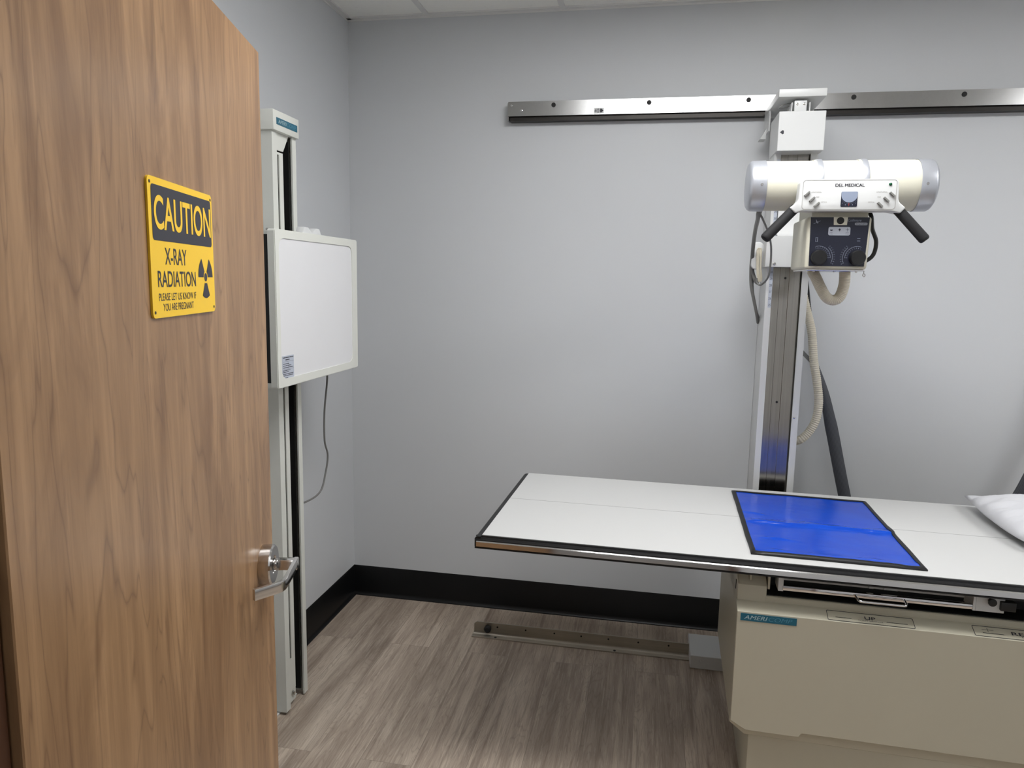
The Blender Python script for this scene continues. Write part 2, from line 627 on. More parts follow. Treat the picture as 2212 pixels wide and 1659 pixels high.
# ------------------------------------------------------------------ lamps in the ceiling
def ceiling_lamp(x0, x1, y0, y1, label, mat):
    t = thing('ceiling_light', label, 'ceiling light', ((x0 + x1) / 2, (y0 + y1) / 2, H - 0.012))
    fr = B()
    w = 0.035
    fr.box(x0, x1, y0, y0 + w, H - 0.012, H + 0.002).box(x0, x1, y1 - w, y1, H - 0.012, H + 0.002)
    fr.box(x0, x0 + w, y0 + w, y1 - w, H - 0.012, H + 0.002).box(x1 - w, x1, y0 + w, y1 - w, H - 0.012, H + 0.002)
    obj('lamp_frame', fr, M['tbar'], t, True)
    obj('diffuser', B().box(x0 + w, x1 - w, y0 + w, y1 - w, H - 0.007, H + 0.001), mat, t, True)
    return t
ceiling_lamp(1.001, 2.197, -1.748, -1.162, 'lit rectangular troffer in the tiled ceiling above the left end of the table', M['lamp'])
ceiling_lamp(3.441, 4.637, -1.748, -1.162, 'lit rectangular troffer in the tiled ceiling nearest the right wall', M['lamp'])
ceiling_lamp(1.001, 2.197, -2.358, -1.772, 'dim added fill troffer, out of view, in the tiled ceiling just inside the doorway', M['lamp_fill'])  # added unseen fill lamp, lifts the dark under the table
ceiling_lamp(0.2, 1.42, -4.1, -3.5, 'lit rectangular troffer in the hallway ceiling outside the door', M['hall'])

# ================================================================== DOOR
DLEN, DH = 0.907, 2.02
TH = math.radians(105)
hx, hy = 0.636 + 0.2588 * DLEN, -1.93 - 0.9659 * DLEN
door = bpy.data.objects.new('door_1', None)
COL.objects.link(door)
door.location = (hx, hy, 0.0)
door.rotation_euler = (0, 0, TH)
door['kind'] = 'structure'
ROOT['door_1'] = door
# local x runs from the hinge to the free edge, the seen face is y = 0, the leaf lies behind (+y)
obj('door_leaf', B().box(0.0, DLEN, 0.0, 0.044, 0.012, DH + 0.010, 0.0015, 1), M['wood'], door)
lp = obj('latch_plate', B().box(DLEN, DLEN + 0.004, 0.006, 0.036, 1.148, 1.240, 0.0008, 1), M['satin'], door)
hb = B()
UR = DLEN - 0.083
rose = obj('rosette', B().lathe([(0, 0), (0.041, 0), (0.0415, 0.002), (0.041, 0.021), (0.038, 0.024), (0.019, 0.0235), (0.018, 0.021), (0, 0.021)], (UR, 0, 1.000), (0, -1, 0), 48), M['satin'], door)
# lever: neck out from the door, arm back towards the hinge, tip returned to the door
def ribbon(b, path, half, thick):
    """flat bar following an (x, y) path, standing `half*2` tall"""
    P = smooth([Vector((p[0], p[1], p[2])) for p in path], 8)
    bm = bmesh.new()
    rings = []
    for i, p in enumerate(P):
        tn = (P[min(i + 1, len(P) - 1)] - P[max(i - 1, 0)]).normalized()
        n = Vector((-tn.y, tn.x, 0)).normalized() * thick / 2
        h = Vector((0, 0, half))
        ch = 0.14
        rings.append([bm.verts.new(q) for q in (p + n + h * (1 - ch), p + n * (1 - ch) + h, p - n * (1 - ch) + h, p - n + h * (1 - ch),
                                                p - n - h * (1 - ch), p - n * (1 - ch) - h, p + n * (1 - ch) - h, p + n - h * (1 - ch))])
    k = len(rings[0])
    for a, c in zip(rings[:-1], rings[1:]):
        for i in range(k):
            bm.faces.new((a[i], a[(i + 1) % k], c[(i + 1) % k], c[i]))
    bm.faces.new(rings[0][::-1])
    bm.faces.new(rings[-1])
    bmesh.ops.recalc_face_normals(bm, faces=bm.faces[:])
    b._join(bm)
    return b
lv = B()
lv.cyl((UR, -0.018, 1.0), (UR, -0.032, 1.0), 0.0125, 24, None, 0.001)
lv.prism([(UR - 0.012, 0.9955), (UR - 0.0055, 1.0105), (UR + 0.0115, 1.0105), (UR + 0.0115, 0.990), (UR - 0.009, 0.990)], 'y', -0.072, -0.030, 0.001)
ribbon(lv, [(UR + 0.012, -0.0665, 1.0), (UR - 0.03, -0.067, 0.9995), (UR - 0.085, -0.0665, 0.998), (UR - 0.102, -0.064, 0.998), (UR - 0.112, -0.058, 0.998), (UR - 0.125, -0.046, 0.9985), (UR - 0.149, -0.0225, 0.9995)], 0.0108, 0.008)
obj('lever_handle', lv, M['satin'], door)

# caution sign screwed to the door
sx0, sx1, sz0, sz1 = DLEN - 0.575, DLEN - 0.3285, 1.5325, 1.716
sg = thing('caution_sign', 'yellow and black caution sign about x-ray radiation fixed to the open wooden door', 'sign', (hx, hy, 0.0), TH)
sg.location = root_matrix(door) @ Vector((sx0, -0.001, sz0))
def SX(a): return a * (sx1 - sx0)
SW, SHH = sx1 - sx0, sz1 - sz0
obj('sign_plate', B().prism(rrect(0, SW, 0, SHH, 0.008), 'y', -0.0022, 0.0008), M['yellow'], sg)
bd = obj('header_band', B().flat(rrect(0.010, SW - 0.007, 0.102, 0.174, 0.006), -0.0025), M['signblk'], sg)
bl = B()
text(bl, 'CAUTION', 0.0165, SW - 0.0105, 0.1165, 0.1615, -0.0028, 0.016)
obj('header_lettering', bl, M['yellow'], bd)
tb = B()
text(tb, 'X-RAY', 0.047, 0.127, 0.071, 0.0935, -0.0025, 0.008)
text(tb, 'RADIATION', 0.020, 0.161, 0.0405, 0.0625, -0.0025, 0.008)
text(tb, 'PLEASE LET US KNOW IF', 0.021, 0.160, 0.0225, 0.0325, -0.0025, 0.002)
text(tb, 'YOU ARE PREGNANT', 0.034, 0.148, 0.0085, 0.0185, -0.0025, 0.002)
obj('lettering', tb, M['signblk'], sg)
tf = B()
cx, cz, R_ = SW - 0.041, 0.0545, 0.0325
tf.flat(disc(cx, cz, 0.0065), -0.0025)
for a in (0, 120, 240):
    tf.flat(disc(cx, cz, R_, 14, a, a + 60) + disc(cx, cz, 0.0095, 8, a + 60, a)[:9], -0.0025)
obj('radiation_trefoil', tf, M['signblk'], sg)
for x, z in ((0.007, 0.0075), (SW - 0.007, 0.0075), (0.007, SHH - 0.0075), (SW - 0.007, SHH - 0.0075)):
    obj('screw', B().lathe([(0.0021, 0.0), (0.0021, 0.0006), (0, 0.0008)], (x, -0.0022, z), (0, -1, 0), 14), M['ink'], sg)
tiny = B()
text(tiny, 'S-131', SW - 0.020, SW - 0.011, 0.0095, 0.0115, -0.0025)

tiny.bm.free()

# ================================================================== CHEST STAND ON THE LEFT WALL
ws = thing('xray_wall_stand', 'off white chest x-ray stand with square panel against the left wall', 'x-ray stand', (0.0, -0.965, 0.0), PI / 2)
# local x = world y, local -y = world x (the room side)
col = B()
col.prism([(-0.085, -0.0), (-0.085, -0.18), (-0.054, -0.18), (-0.054, -0.172), (-0.079, -0.172), (-0.079, -0.0)], 'z', 0.012, 2.066)
col.prism([(0.080, -0.0), (0.080, -0.18), (0.053, -0.18), (0.053, -0.174), (0.075, -0.174), (0.075, -0.0)], 'z', 0.006, 2.066)
col.box(-0.079, 0.075, -0.012, -0.002, 0.012, 2.066)
obj('column', col, M['stand'], ws)
ins = B()
ins.box(-0.056, -0.050, -0.179, -0.160, 0.075, 2.0).box(-0.038, -0.012, -0.179, -0.160, 0.075, 2.0)
ins.box(-0.050, -0.038, -0.179, -0.160, 0.075, 0.20).box(-0.050, -0.038, -0.179, -0.160, 1.992, 2.0)
ins.box(-0.012, -0.009, -0.168, -0.02, 0.075, 2.0)
obj('guide_strip', ins, M['stand'], ws)
obj('slot_backing', B().box(-0.052, -0.036, -0.175, -0.168, 0.075, 1.995), M['dark'], ws)
ch = B()
ch.box(-0.009, 0.053, -0.034, -0.020, 0.03, 2.05)
ch.box(0.047, 0.053, -0.168, -0.034, 0.03, 2.05)
ch.cyl((0.022, -0.055, 0.05), (0.022, -0.055, 2.05), 0.006, 12)
obj('black_channel', ch, M['dark'], ws)
gs = B()
gs.prism([(-0.054, 2.066), (0.040, 2.066), (0.000, 2.008), (-0.054, 2.008)], 'y', -0.174, -0.168)
obj('gusset', gs, M['stand'], ws)
obj('foot_bracket', B().box(-0.054, 0.012, -0.166, -0.158, 0.014, 0.072, 0.001, 1), M['stand'], ws)
obj('bolt', B().lathe([(0.0095, 0), (0.0095, 0.003), (0.007, 0.0045), (0.0065, 0.008), (0, 0.008)], (-0.012, -0.166, 0.046), (0, -1, 0), 6), M['satin'], ws)
obj('base_plate', B().box(-0.175, 0.05, -0.15, -0.004, 0.0, 0.008, 0.001, 1), M['white'], ws)
cap = obj('head_cap', B().box(-0.094, 0.083, -0.192, -0.002, 2.064, 2.129, 0.003), M['stand'], ws)
npl = obj('nameplate', B().box(-0.074, 0.068, -0.1932, -0.192, 2.084, 2.106), M['teal'], cap)
nl = B()
text(nl, 'AMERI', -0.064, -0.008, 2.089, 2.101, -0.1937, 0.0, 0.25)
obj('name_lettering', nl, M['platetxt'], cap)
nl = B()
text(nl, 'COMP', -0.006, 0.058, 2.089, 2.101, -0.1937, -0.005, 0.25)
obj('name_lettering', nl, M['platedim'], cap)
# detector box
DX0, DX1, DZ0, DZ1 = -0.322, 0.300, 1.247, 1.732
box = B()
box.box(DX0 + 0.010, DX1 - 0.010, -0.287, -0.195, DZ0 + 0.012, DZ1 - 0.012)
box.box(-0.05, 0.05, -0.196, -0.158, DZ0 + 0.12, DZ1 - 0.12)
obj('detector_body', box, M['dark'], ws)
sidew = B()
sidew.box(DX0 + 0.004, DX1 - 0.004, -0.288, -0.200, DZ1 - 0.016, DZ1 - 0.004)
sidew.box(DX0 + 0.004, DX1 - 0.004, -0.288, -0.200, DZ0 + 0.004, DZ0 + 0.016)
sidew.box(DX1 - 0.014, DX1 - 0.004, -0.288, -0.200, DZ0 + 0.004, DZ1 - 0.004)
sidew.box(DX0 + 0.002, DX0 + 0.03, -0.230, -0.205, 1.46, 1.475)
obj('detector_housing', sidew, M['stand'], ws)
# front frame with a rounded window and a white sheet set in it
PX0, PX1, PZ0, PZ1 = -0.299, 0.254, 1.274, 1.706
def frame_mesh(b, outer, inner, y0, y1):
    bm = bmesh.new()
    n = len(outer)
    vo0 = [bm.verts.new((p[0], y0, p[1])) for p in outer]
    vi0 = [bm.verts.new((p[0], y0, p[1])) for p in inner]
    vo1 = [bm.verts.new((p[0], y1, p[1])) for p in outer]
    vi1 = [bm.verts.new((p[0], y1, p[1])) for p in inner]
    for i in range(n):
        j = (i + 1) % n
        bm.faces.new((vo0[i], vo0[j], vi0[j], vi0[i]))
        bm.faces.new((vo1[i], vi1[i], vi1[j], vo1[j]))
        bm.faces.new((vo0[i], vo1[i], vo1[j], vo0[j]))
        bm.faces.new((vi0[i], vi0[j], vi1[j], vi1[i]))
    bmesh.ops.recalc_face_normals(bm, faces=bm.faces[:])
    b._join(bm)
    return b
ff = B()
frame_mesh(ff, rrect(DX0 + 0.002, DX1 - 0.002, DZ0 + 0.002, DZ1 - 0.002, 0.006), rrect(PX0, PX1, PZ0, PZ1, 0.032), -0.310, -0.306)
frame_mesh(ff, rrect(DX0, DX1, DZ0, DZ1, 0.008), rrect(PX0 - 0.002, PX1 + 0.002, PZ0 - 0.002, PZ1 + 0.002, 0.034), -0.3075, -0.286)
obj('front_frame', ff, M['stand'], ws)
obj('front_panel', B().prism(rrect(PX0 - 0.0015, PX1 + 0.0015, PZ0 - 0.0015, PZ1 + 0.0015, 0.033), 'y', -0.3072, -0.300), M['panelw'], ws)
stk = obj('sticker', B().box(-0.291, -0.217, -0.3082, -0.3071, 1.270, 1.345), M['sticker'], ws)
sl = B()
random.seed(3)
for k, z in enumerate((1.338, 1.331, 1.319, 1.313, 1.307, 1.298, 1.293, 1.287, 1.282, 1.275)):
    x = -0.288
    end = (-0.222, -0.245, -0.250, -0.240, -0.228, -0.246, -0.252, -0.222, -0.232, -0.26)[k]
    if k == 1:
        x = -0.272
    while x < end:
        w = random.uniform(0.003, 0.009)
        sl.flat([(x, z), (x + w, z), (x + w, z + (0.0032 if k < 2 else 0.0022)), (x, z + (0.0032 if k < 2 else 0.0022))], -0.3086)
        x += w + 0.0016
for z in (1.3265, 1.3025, 1.2725):
    sl.flat([(-0.289, z), (-0.219, z), (-0.219, z + 0.0005), (-0.289, z + 0.0005)], -0.3086)
obj('sticker_print', sl, M['ink'], stk)
cr = B()
cr.prism([(-0.128, 1.728), (-0.112, 1.752), (-0.083, 1.752), (-0.060, 1.737), (-0.052, 1.737), (-0.030, 1.752), (-0.002, 1.752), (0.014, 1.728)], 'y', -0.302, -0.275, 0.002)
obj('chin_rest', cr, M['white'], ws)
for x in (-0.310, 0.270):
    obj('screw', B().lathe([(0.005, 0), (0.005, 0.003), (0.003, 0.006), (0, 0.006)], (x, -0.280, DZ1 - 0.004), (0, 0, 1), 12), M['satin'], ws)

# cord hanging below the detector
cd = obj('power_cord', B().tube([(0.20, -0.705, 1.262), (0.197, -0.703, 1.19), (0.19, -0.716, 1.07), (0.183, -0.704, 0.955), (0.180, -0.672, 0.888), (0.178, -0.690, 0.82), (0.176, -0.735, 0.757), (0.150, -0.80, 0.733), (0.100, -0.886, 0.728)], 0.0036, 10), M['cable'])
tag(cd, 'thin dark grey cord drooping below the square panel of the wall stand', 'cord')

# ================================================================== WALL RAIL
wr = thing('wall_rail', 'long brushed steel rail across the back wall carrying the tube stand', 'rail', (0.765, 0.0, 2.285))
rb = B()
RX1 = 4.6
rb.prism([(0.0, 2.367), (-0.0502, 2.367), (-0.0524, 2.305), (-0.046, 2.305), (-0.046, 2.361), (0.0, 2.361)], 'x', 0.765, RX1)
obj('rail_face', rb, M['rail'], wr, True)
ru = B()
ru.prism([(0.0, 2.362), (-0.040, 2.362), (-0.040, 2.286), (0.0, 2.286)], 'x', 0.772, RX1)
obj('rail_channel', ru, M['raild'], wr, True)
obj('end_plate', B().box(0.762, 0.768, -0.047, -0.001, 2.288, 2.362), M['rail'], wr, True)
for x in (0.966, 1.374, 1.779, 2.186, 2.593, 3.0, 3.4, 3.8, 4.2):
    obj('bolt_hole', B().lathe([(0.0095, 0), (0.0095, 0.0012), (0.006, 0.0016), (0, 0.0010)], (x, -0.0518, 2.349), (0, -1, 0), 20), M['dark'], wr, True)
for x, z, r_ in ((0.826, 2.329, 0.0055), (0.78, 2.351, 0.004)):
    obj('screw', B().lathe([(r_, 0), (r_, 0.001), (r_ * 0.6, 0.002), (0, 0.002)], (x, -0.052, z), (0, -1, 0), 14), M['chrome'], wr, True)
ns = obj('number_sticker', B().box(1.142, 1.184, -0.0526, -0.0519, 2.309, 2.332), M['white'], wr, True)
nb = B()
text(nb, '40', 1.144, 1.164, 2.312, 2.3285, -0.0530)
nb.flat([(1.168, 2.328), (1.174, 2.328), (1.183, 2.3205), (1.174, 2.313), (1.168, 2.313)], -0.0530)
obj('sticker_print', nb, M['ink'], ns, True)

# ================================================================== FLOOR RAIL
fl = thing('floor_rail', 'worn steel angle rail lying on the floor in front of the black baseboard', 'rail', (0.70, -0.29, 0.0))
fb = B()
fb.prism([(-0.319, 0.0), (-0.319, 0.005), (-0.302, 0.0065), (-0.300, 0.0045), (-0.268, 0.0045), (-0.261, 0.0045), (-0.261, 0.0)], 'x', 0.692, 3.4)
fb.prism([(0.692, 0.0045), (0.692, 0.040), (0.704, 0.051), (3.4, 0.051), (3.4, 0.0045)], 'y', -0.268, -0.261)
obj('rail_angle', fb, M['floorrail'], fl, True)
obj('stop_knob', B().lathe([(0.011, 0), (0.011, 0.004), (0.016, 0.006), (0.016, 0.018), (0.010, 0.022), (0, 0.022)], (0.757, -0.268, 0.026), (0, -1, 0), 18), M['black'], fl, True)
for x in (0.80, 0.93, 1.06, 1.18, 1.30, 1.43, 1.56):
    obj('screw', B().lathe([(0.004, 0), (0.004, 0.001), (0, 0.0016)], (x, -0.268, 0.034), (0, -1, 0), 12), M['dark'], fl, True)
for x in (0.80, 1.33):
    obj('screw', B().lathe([(0.006, 0), (0.006, 0.0012), (0, 0.002)], (x, -0.310, 0.0055), (0, 0, 1), 14), M['dark'], fl, True)

# ================================================================== TUBE STAND (column between the two rails)
ts = thing('tube_stand', 'tall white and steel column standing between the wall rail and the table', 'x-ray tube stand', (1.925, -0.28, 0.0))
fbx = B()
fbx.box(1.646, 2.205, -0.376, -0.178, 0.0, 0.057, 0.002, 1)
bs = obj('foot_box', fbx, M['white'], ts, True)
obj('screw', B().lathe([(0.005, 0), (0.0045, 0.002), (0, 0.003)], (1.685, -0.376, 0.035), (0, -1, 0), 12), M['white'], ts, True)
obj('screw', B().lathe([(0.005, 0), (0.0045, 0.002), (0, 0.003)], (1.646, -0.24, 0.042), (-1, 0, 0), 12), M['white'], ts, True)
ck = B()
ck.prism([(1.852, -0.20), (1.852, -0.36), (1.875, -0.36), (1.875, -0.354), (1.858, -0.354), (1.858, -0.20)], 'z', 0.057, 2.215)
ck.prism([(2.005, -0.20), (2.005, -0.36), (1.981, -0.36), (1.981, -0.354), (1.999, -0.354), (1.999, -0.20)], 'z', 0.057, 2.215)
ck.box(1.852, 2.005, -0.206, -0.198, 0.057, 2.215)
obj('column_cheeks', ck, M['white'], ts, True)
cs = B()
cs.prism([(1.858, -0.334), (1.903, -0.334), (1.9035, -0.331), (1.905, -0.331), (1.9055, -0.334), (1.938, -0.334), (1.939, -0.338), (1.999, -0.338), (1.999, -0.21), (1.858, -0.21)], 'z', 0.057, 2.205)
obj('steel_core', cs, M['colsteel'], ts, True)
for z in (1.135, 1.62):
    obj('screw', B().lathe([(0.0045, 0), (0.0045, 0.001), (0.002, 0.002), (0, 0.001)], (1.925, -0.334, z), (0, -1, 0), 14), M['dark'], ts, True)
obj('screw', B().lathe([(0.004, 0), (0.004, 0.001), (0, 0.002)], (1.990, -0.36, 1.08), (0, -1, 0), 12), M['satin'], ts, True)
sc = obj('height_scale', B().box(1.8625, 1.8748, -0.3608, -0.3598, 1.506, 2.06), M['sticker'], ts, True)
sb = B()
for k in range(25, 47):
    z = 1.516 + (k - 25) * 0.0251
    if z > 2.04:
        break
    text(sb, str(k), 1.8640, 1.8728, z - 0.004, z + 0.0045, -0.3611)
    sb.flat([(1.8725, z + 0.006), (1.8745, z + 0.006), (1.8745, z + 0.0066), (1.8725, z + 0.0066)], -0.3611)
obj('scale_print', sb, M['ink'], sc, True)
tp = B()
tp.prism([(1.845, -0.42), (2.010, -0.42), (2.010, -0.062), (1.845, -0.062)], 'z', 2.271, 2.2985, 0.002)
tp.box(1.845, 1.850, -0.20, -0.062, 2.195, 2.275)
tp.box(2.005, 2.010, -0.20, -0.062, 2.195, 2.275)
tp.prism([(1.845, 2.215), (1.822, 2.175), (1.845, 2.175)], 'y', -0.14, -0.075)
obj('rail_carriage', tp, M['white'], ts, True)
hgb = B()
hgb.box(1.904, 1.947, -0.400, -0.330, 2.222, 2.262, 0.002)
hgb.box(1.894, 1.897, -0.40, -0.30, 2.215, 2.255).box(1.956, 1.959, -0.40, -0.30, 2.215, 2.255)
hgb.box(1.916, 1.940, -0.37, -0.34, 2.260, 2.273)
obj('hanger_block', hgb, M['white'], ts, True)
for x in (1.914, 1.938):
    obj('screw', B().lathe([(0.0045, 0), (0.0045, 0.001), (0.002, 0.0022), (0, 0.001)], (x, -0.400, 2.249), (0, -1, 0), 14), M['satin'], ts, True)
wl = B()
wl.tube([(1.905, -0.36, 2.262), (1.885, -0.37, 2.258), (1.862, -0.375, 2.250), (1.855, -0.37, 2.243), (1.868, -0.36, 2.244), (1.900, -0.35, 2.255)], 0.0014, 8)
obj('wire_loop', wl, M['grey'], ts, True)
cv = obj('top_cover', B().box(1.850, 2.012, -0.42, -0.232, 2.081, 2.2205, 0.0015, 1), M['white'], ts, True)
ar = B()
ar.flat([(1.856, 2.147), (1.8655, 2.1545), (1.870, 2.152), (1.870, 2.142), (1.8655, 2.1395)], -0.4206)
obj('arrow_mark', ar, M['ink'], cv, True)
# carriage that slides on the column and carries the tube head
cg = B()
cg.prism([(1.838, -0.215), (1.838, -0.400), (2.022, -0.400), (2.022, -0.215), (2.008, -0.215), (2.008, -0.366), (1.8505, -0.366), (1.8505, -0.215)], 'z', 1.660, 1.775, 0.0015, 1)
cg.prism([(-0.398, 1.7755), (-0.378, 1.786), (-0.378, 1.905), (-0.364, 1.905), (-0.364, 1.7755)], 'x', 1.876, 2.020, 0.001, 1)
obj('slide_carriage', cg, M['white'], ts, True)
am = B()
am.box(1.945, 2.030, -0.47, -0.400, 1.70, 1.79, 0.004)
am.box(1.948, 2.022, -0.62, -0.46, 1.765, 1.865, 0.008)
am.cyl((1.970, -0.60, 1.815), (1.970, -0.70, 1.815), 0.045, 28, None, 0.004)
obj('support_arm', am, M['white'], ts, True)
obj('screw', B().lathe([(0.006, 0), (0.006, 0.002), (0.003, 0.004), (0, 0.003)], (1.8705, -0.400, 1.672), (0, -1, 0), 16), M['satin'], ts, True)
ovals = B()
ovals.prism(rrect(1.796, 1.840, 1.652, 1.757, 0.018), 'y', -0.330, -0.300, 0.004)
obj('cable_hanger', ovals, M['white'], ts, True)
obj('brace_strap', B().prism([(1.998, 1.372), (2.075, 1.296), (2.068, 1.282), (1.998, 1.350)], 'y', -0.182, -0.172), M['grey'], ts, True)
obj('rear_brace', B().box(1.96, 2.01, -0.20, -0.172, 1.33, 1.40), M['grey'], ts, True)

# ================================================================== X-RAY TUBE HEAD
TX, TY, TZ, TR = 1.978, -0.83, 1.9035, 0.0765
xt = thing('xray_tube_head', 'cream cylindrical x-ray tube head with two black handles hanging over the table', 'x-ray tube', (TX, TY, 1.63))
hbm = B()
hbm.lathe([(0, -0.222), (TR, -0.222), (TR, 0.222), (0, 0.222)], (TX, TY, TZ), (1, 0, 0), 64)
hbm.prism(rrect(1.90, 2.06, 1.78, 1.86, 0.01), 'y', TY - 0.03, TY + 0.13, 0.004)
obj('tube_housing', hbm, M['cream'], xt, True)
for s in (-1, 1):
    e = B()
    R2 = TR + 0.0015
    e.lathe([(R2, 0), (R2 + 0.001, 0.001), (R2, 0.040), (R2 - 0.004, 0.047), (R2 - 0.012, 0.052), (0, 0.054), ], (TX + s * 0.220, TY, TZ), (s, 0, 0), 64)
    ec = obj('end_cap', e, M['alu'], xt, True)
    obj('screw', B().lathe([(0.0045, 0), (0.004, 0.0015), (0, 0.002)], (TX + s * 0.236, TY - R2 * 0.995, TZ - 0.004), (0, -1, 0), 12), M['satin'], ec, True)
for x in (TX - 0.064, TX + 0.066):
    st = B()
    st.lathe([(TR, -0.008), (TR + 0.004, -0.008), (TR + 0.0045, -0.006), (TR + 0.0045, 0.006), (TR + 0.004, 0.008), (TR, 0.008)], (x, TY, TZ), (1, 0, 0), 64)
    obj('strap', st, M['alu'], xt, True)
    obj('strap_pad', B().lathe([(TR, -0.016), (TR + 0.002, -0.016), (TR + 0.002, -0.008), (TR, -0.008)], (x, TY, TZ), (1, 0, 0), 64), M['cream'], xt, True)
# control panel in front of the tube
PY = -0.98
cp = B()
ol = [(1.853, 1.905), (2.103, 1.905), (2.114, 1.897), (2.1165, 1.846), (2.119, 1.838), (2.138, 1.822), (2.124, 1.806), (2.098, 1.812), (1.850, 1.812), (1.833, 1.806), (1.816, 1.822), (1.836, 1.838), (1.8395, 1.846), (1.842, 1.897)]
cp.prism(ol, 'y', PY, PY + 0.052, 0.004, 3)
cp.box(1.865, 2.095, PY + 0.045, TY - 0.06, 1.822, 1.895)
cpo = obj('control_panel', cp, M['white'], xt, True)
fa = B()
frame_mesh(fa, rrect(1.8495, 2.1085, 1.817, 1.902, 0.008), rrect(1.8505, 2.1075, 1.818, 1.901, 0.0075), PY - 0.0006, PY - 0.0001)
obj('fascia_outline', fa, M['softink'], cpo, True)
tx = B()
for dx in (-0.00035, 0.0, 0.00035):
    text(tx, 'DEL MEDICAL', 1.940 + dx, 2.020 + dx, 1.8825, 1.891, PY - 0.0007 - dx * 0.2)
obj('name_lettering', tx, M['ink'], cpo, True)
yl = PY - 0.0007
for rows in ((('LONGITUDINAL', 1.874, 1.903, 1.8655, 1.869), ('FREE', 1.888, 1.897, 1.851, 1.8545), ('VERTICAL', 1.9015, 1.920, 1.8365, 1.840)),
             (('LONGITUDINAL', 2.054, 2.084, 1.8650, 1.8685), ('FREE', 2.058, 2.067, 1.8505, 1.854), ('VERTICAL', 2.033, 2.051, 1.836, 1.8395))):
    for word, a, c, e, g in rows:
        obj('button_lettering', text(B(), word, a, c, e, g, yl), M['softink'], cpo, True)
for sgn, pts in ((1, ((1.862, 1.862), (1.877, 1.846), (1.891, 1.831))), (-1, ((2.097, 1.8595), (2.082, 1.845), (2.066, 1.8305)))):
    for x, z in pts:
        b = B().box(-0.0096, 0.0096, -0.007, 0.001, -0.0028, 0.0028, 0.0008, 1)
        b.rot(Matrix.Translation((x, PY, z)) @ Matrix.Rotation(-sgn * math.radians(43), 4, 'Y'))
        obj('push_button', b, M['grey'], cpo, True)
led = obj('indicator_lamp', B().lathe([(0.0045, 0), (0.0042, 0.0025), (0.002, 0.004), (0, 0.0042)], (2.0905, PY, 1.889), (0, -1, 0), 16), M['green'], cpo, True)
gg = obj('angle_gauge', B().prism(rrect(1.958, 2.0035, 1.8245, 1.868, 0.003), 'y', PY - 0.0012, PY + 0.001), M['navy'], cpo, True)
gd = B()
gc = (1.9808, 1.8585)
arc = [(gc[0] + 0.0225 * math.cos(math.radians(a)), gc[1] + 0.0215 * math.sin(math.radians(a))) for a in range(180, 361, 10)]
gd.flat(arc + [(2.0035, 1.866), (2.0015, 1.868), (1.960, 1.868), (1.958, 1.866)], PY - 0.0016)
obj('gauge_dial', gd, M['gaugebl'], cpo, True)
gt = B()
for a in range(205, 340, 9):
    c_, s_ = math.cos(math.radians(a)), math.sin(math.radians(a))
    stroke(gt, [(gc[0] + 0.0235 * c_, gc[1] + 0.0235 * s_), (gc[0] + 0.026 * c_, gc[1] + 0.026 * s_)], 0.0004, PY - 0.0016)
for a, tt in ((232, '2'), (251, '1'), (289, '1'), (308, '2')):
    x, z = gc[0] + 0.030 * math.cos(math.radians(a)), gc[1] + 0.030 * math.sin(math.radians(a))
    text(gt, tt, x - 0.0008, x + 0.0008, z - 0.0014, z + 0.0014, PY - 0.0016)
obj('gauge_marks', gt, M['paleink'], cpo, True)
obj('gauge_zero_mark', stroke(B(), [(gc[0], gc[1] - 0.0235), (gc[0], gc[1] - 0.031)], 0.0012, PY - 0.0016), M['red'], cpo, True)
for s, (p0, p1) in ((-1, ((1.836, PY + 0.022, 1.8235), (1.748, PY - 0.002, 1.7285))), (1, ((2.118, PY + 0.022, 1.8235), (2.198, PY - 0.002, 1.728)))):
    a, c = Vector(p0), Vector(p1)
    g = B().lathe([(0, 0), (0.014, 0), (0.0150, 0.0015), (0.0155, (c - a).length - 0.009), (0.0150, (c - a).length - 0.005), (0.0132, (c - a).length - 0.0018), (0.0095, (c - a).length), (0, (c - a).length)], a, c - a, 32)
    obj('handle', g, M['grip'], xt, True)
# collimator
cb = B()
def taper_box(b, x0t, x1t, x0b, x1b, y0, y1, z0, z1, bev):
    bm = bmesh.new()
    v = [bm.verts.new(p) for p in ((x0b, y0, z0), (x1b, y0, z0), (x1b, y1, z0), (x0b, y1, z0), (x0t, y0, z1), (x1t, y0, z1), (x1t, y1, z1), (x0t, y1, z1))]
    for q in ((0, 3, 2, 1), (4, 5, 6, 7), (0, 1, 5, 4), (1, 2, 6, 5), (2, 3, 7, 6), (3, 0, 4, 7)):
        bm.faces.new([v[i] for i in q])
    bmesh.ops.bevel(bm, geom=bm.edges[:], offset=bev, segments=4, affect='EDGES', profile=0.5)
    b._join(bm)
taper_box(cb, 1.876, 2.058, 1.876, 2.054, -0.947, -0.71, 1.643, 1.799, 0.008)
cb.box(1.89, 2.05, -0.93, -0.73, 1.795, 1.835)
co = obj('collimator', cb, M['cream'], xt, True)
CY = -0.9488
fc = obj('collimator_fascia', B().prism([(1.8845, 1.797), (2.0505, 1.797), (2.0450, 1.652), (1.8875, 1.652)], 'y', CY, CY + 0.004), M['navy'], co, True)
cf = B()
cf.prism([(1.949, 1.798), (1.989, 1.798), (1.9875, 1.774), (1.9505, 1.774)], 'y', CY - 0.0012, CY + 0.001)
obj('camera_bezel', cf, M['cream'], co, True)
obj('camera_lens', B().lathe([(0.0105, 0), (0.0105, 0.0012), (0.009, 0.002), (0, 0.0015)], (1.9685, CY - 0.001, 1.787), (0, -1, 0), 24), M['black'], co, True)
obj('key_pad', B().flat(rrect(1.9365, 1.9985, 1.7435, 1.7685, 0.005), CY - 0.0006), M['padgrey'], co, True)
kp = B()
yk = CY - 0.0010
kp.flat(disc(1.945, 1.7605, 0.004, 10, 180, 360), yk)
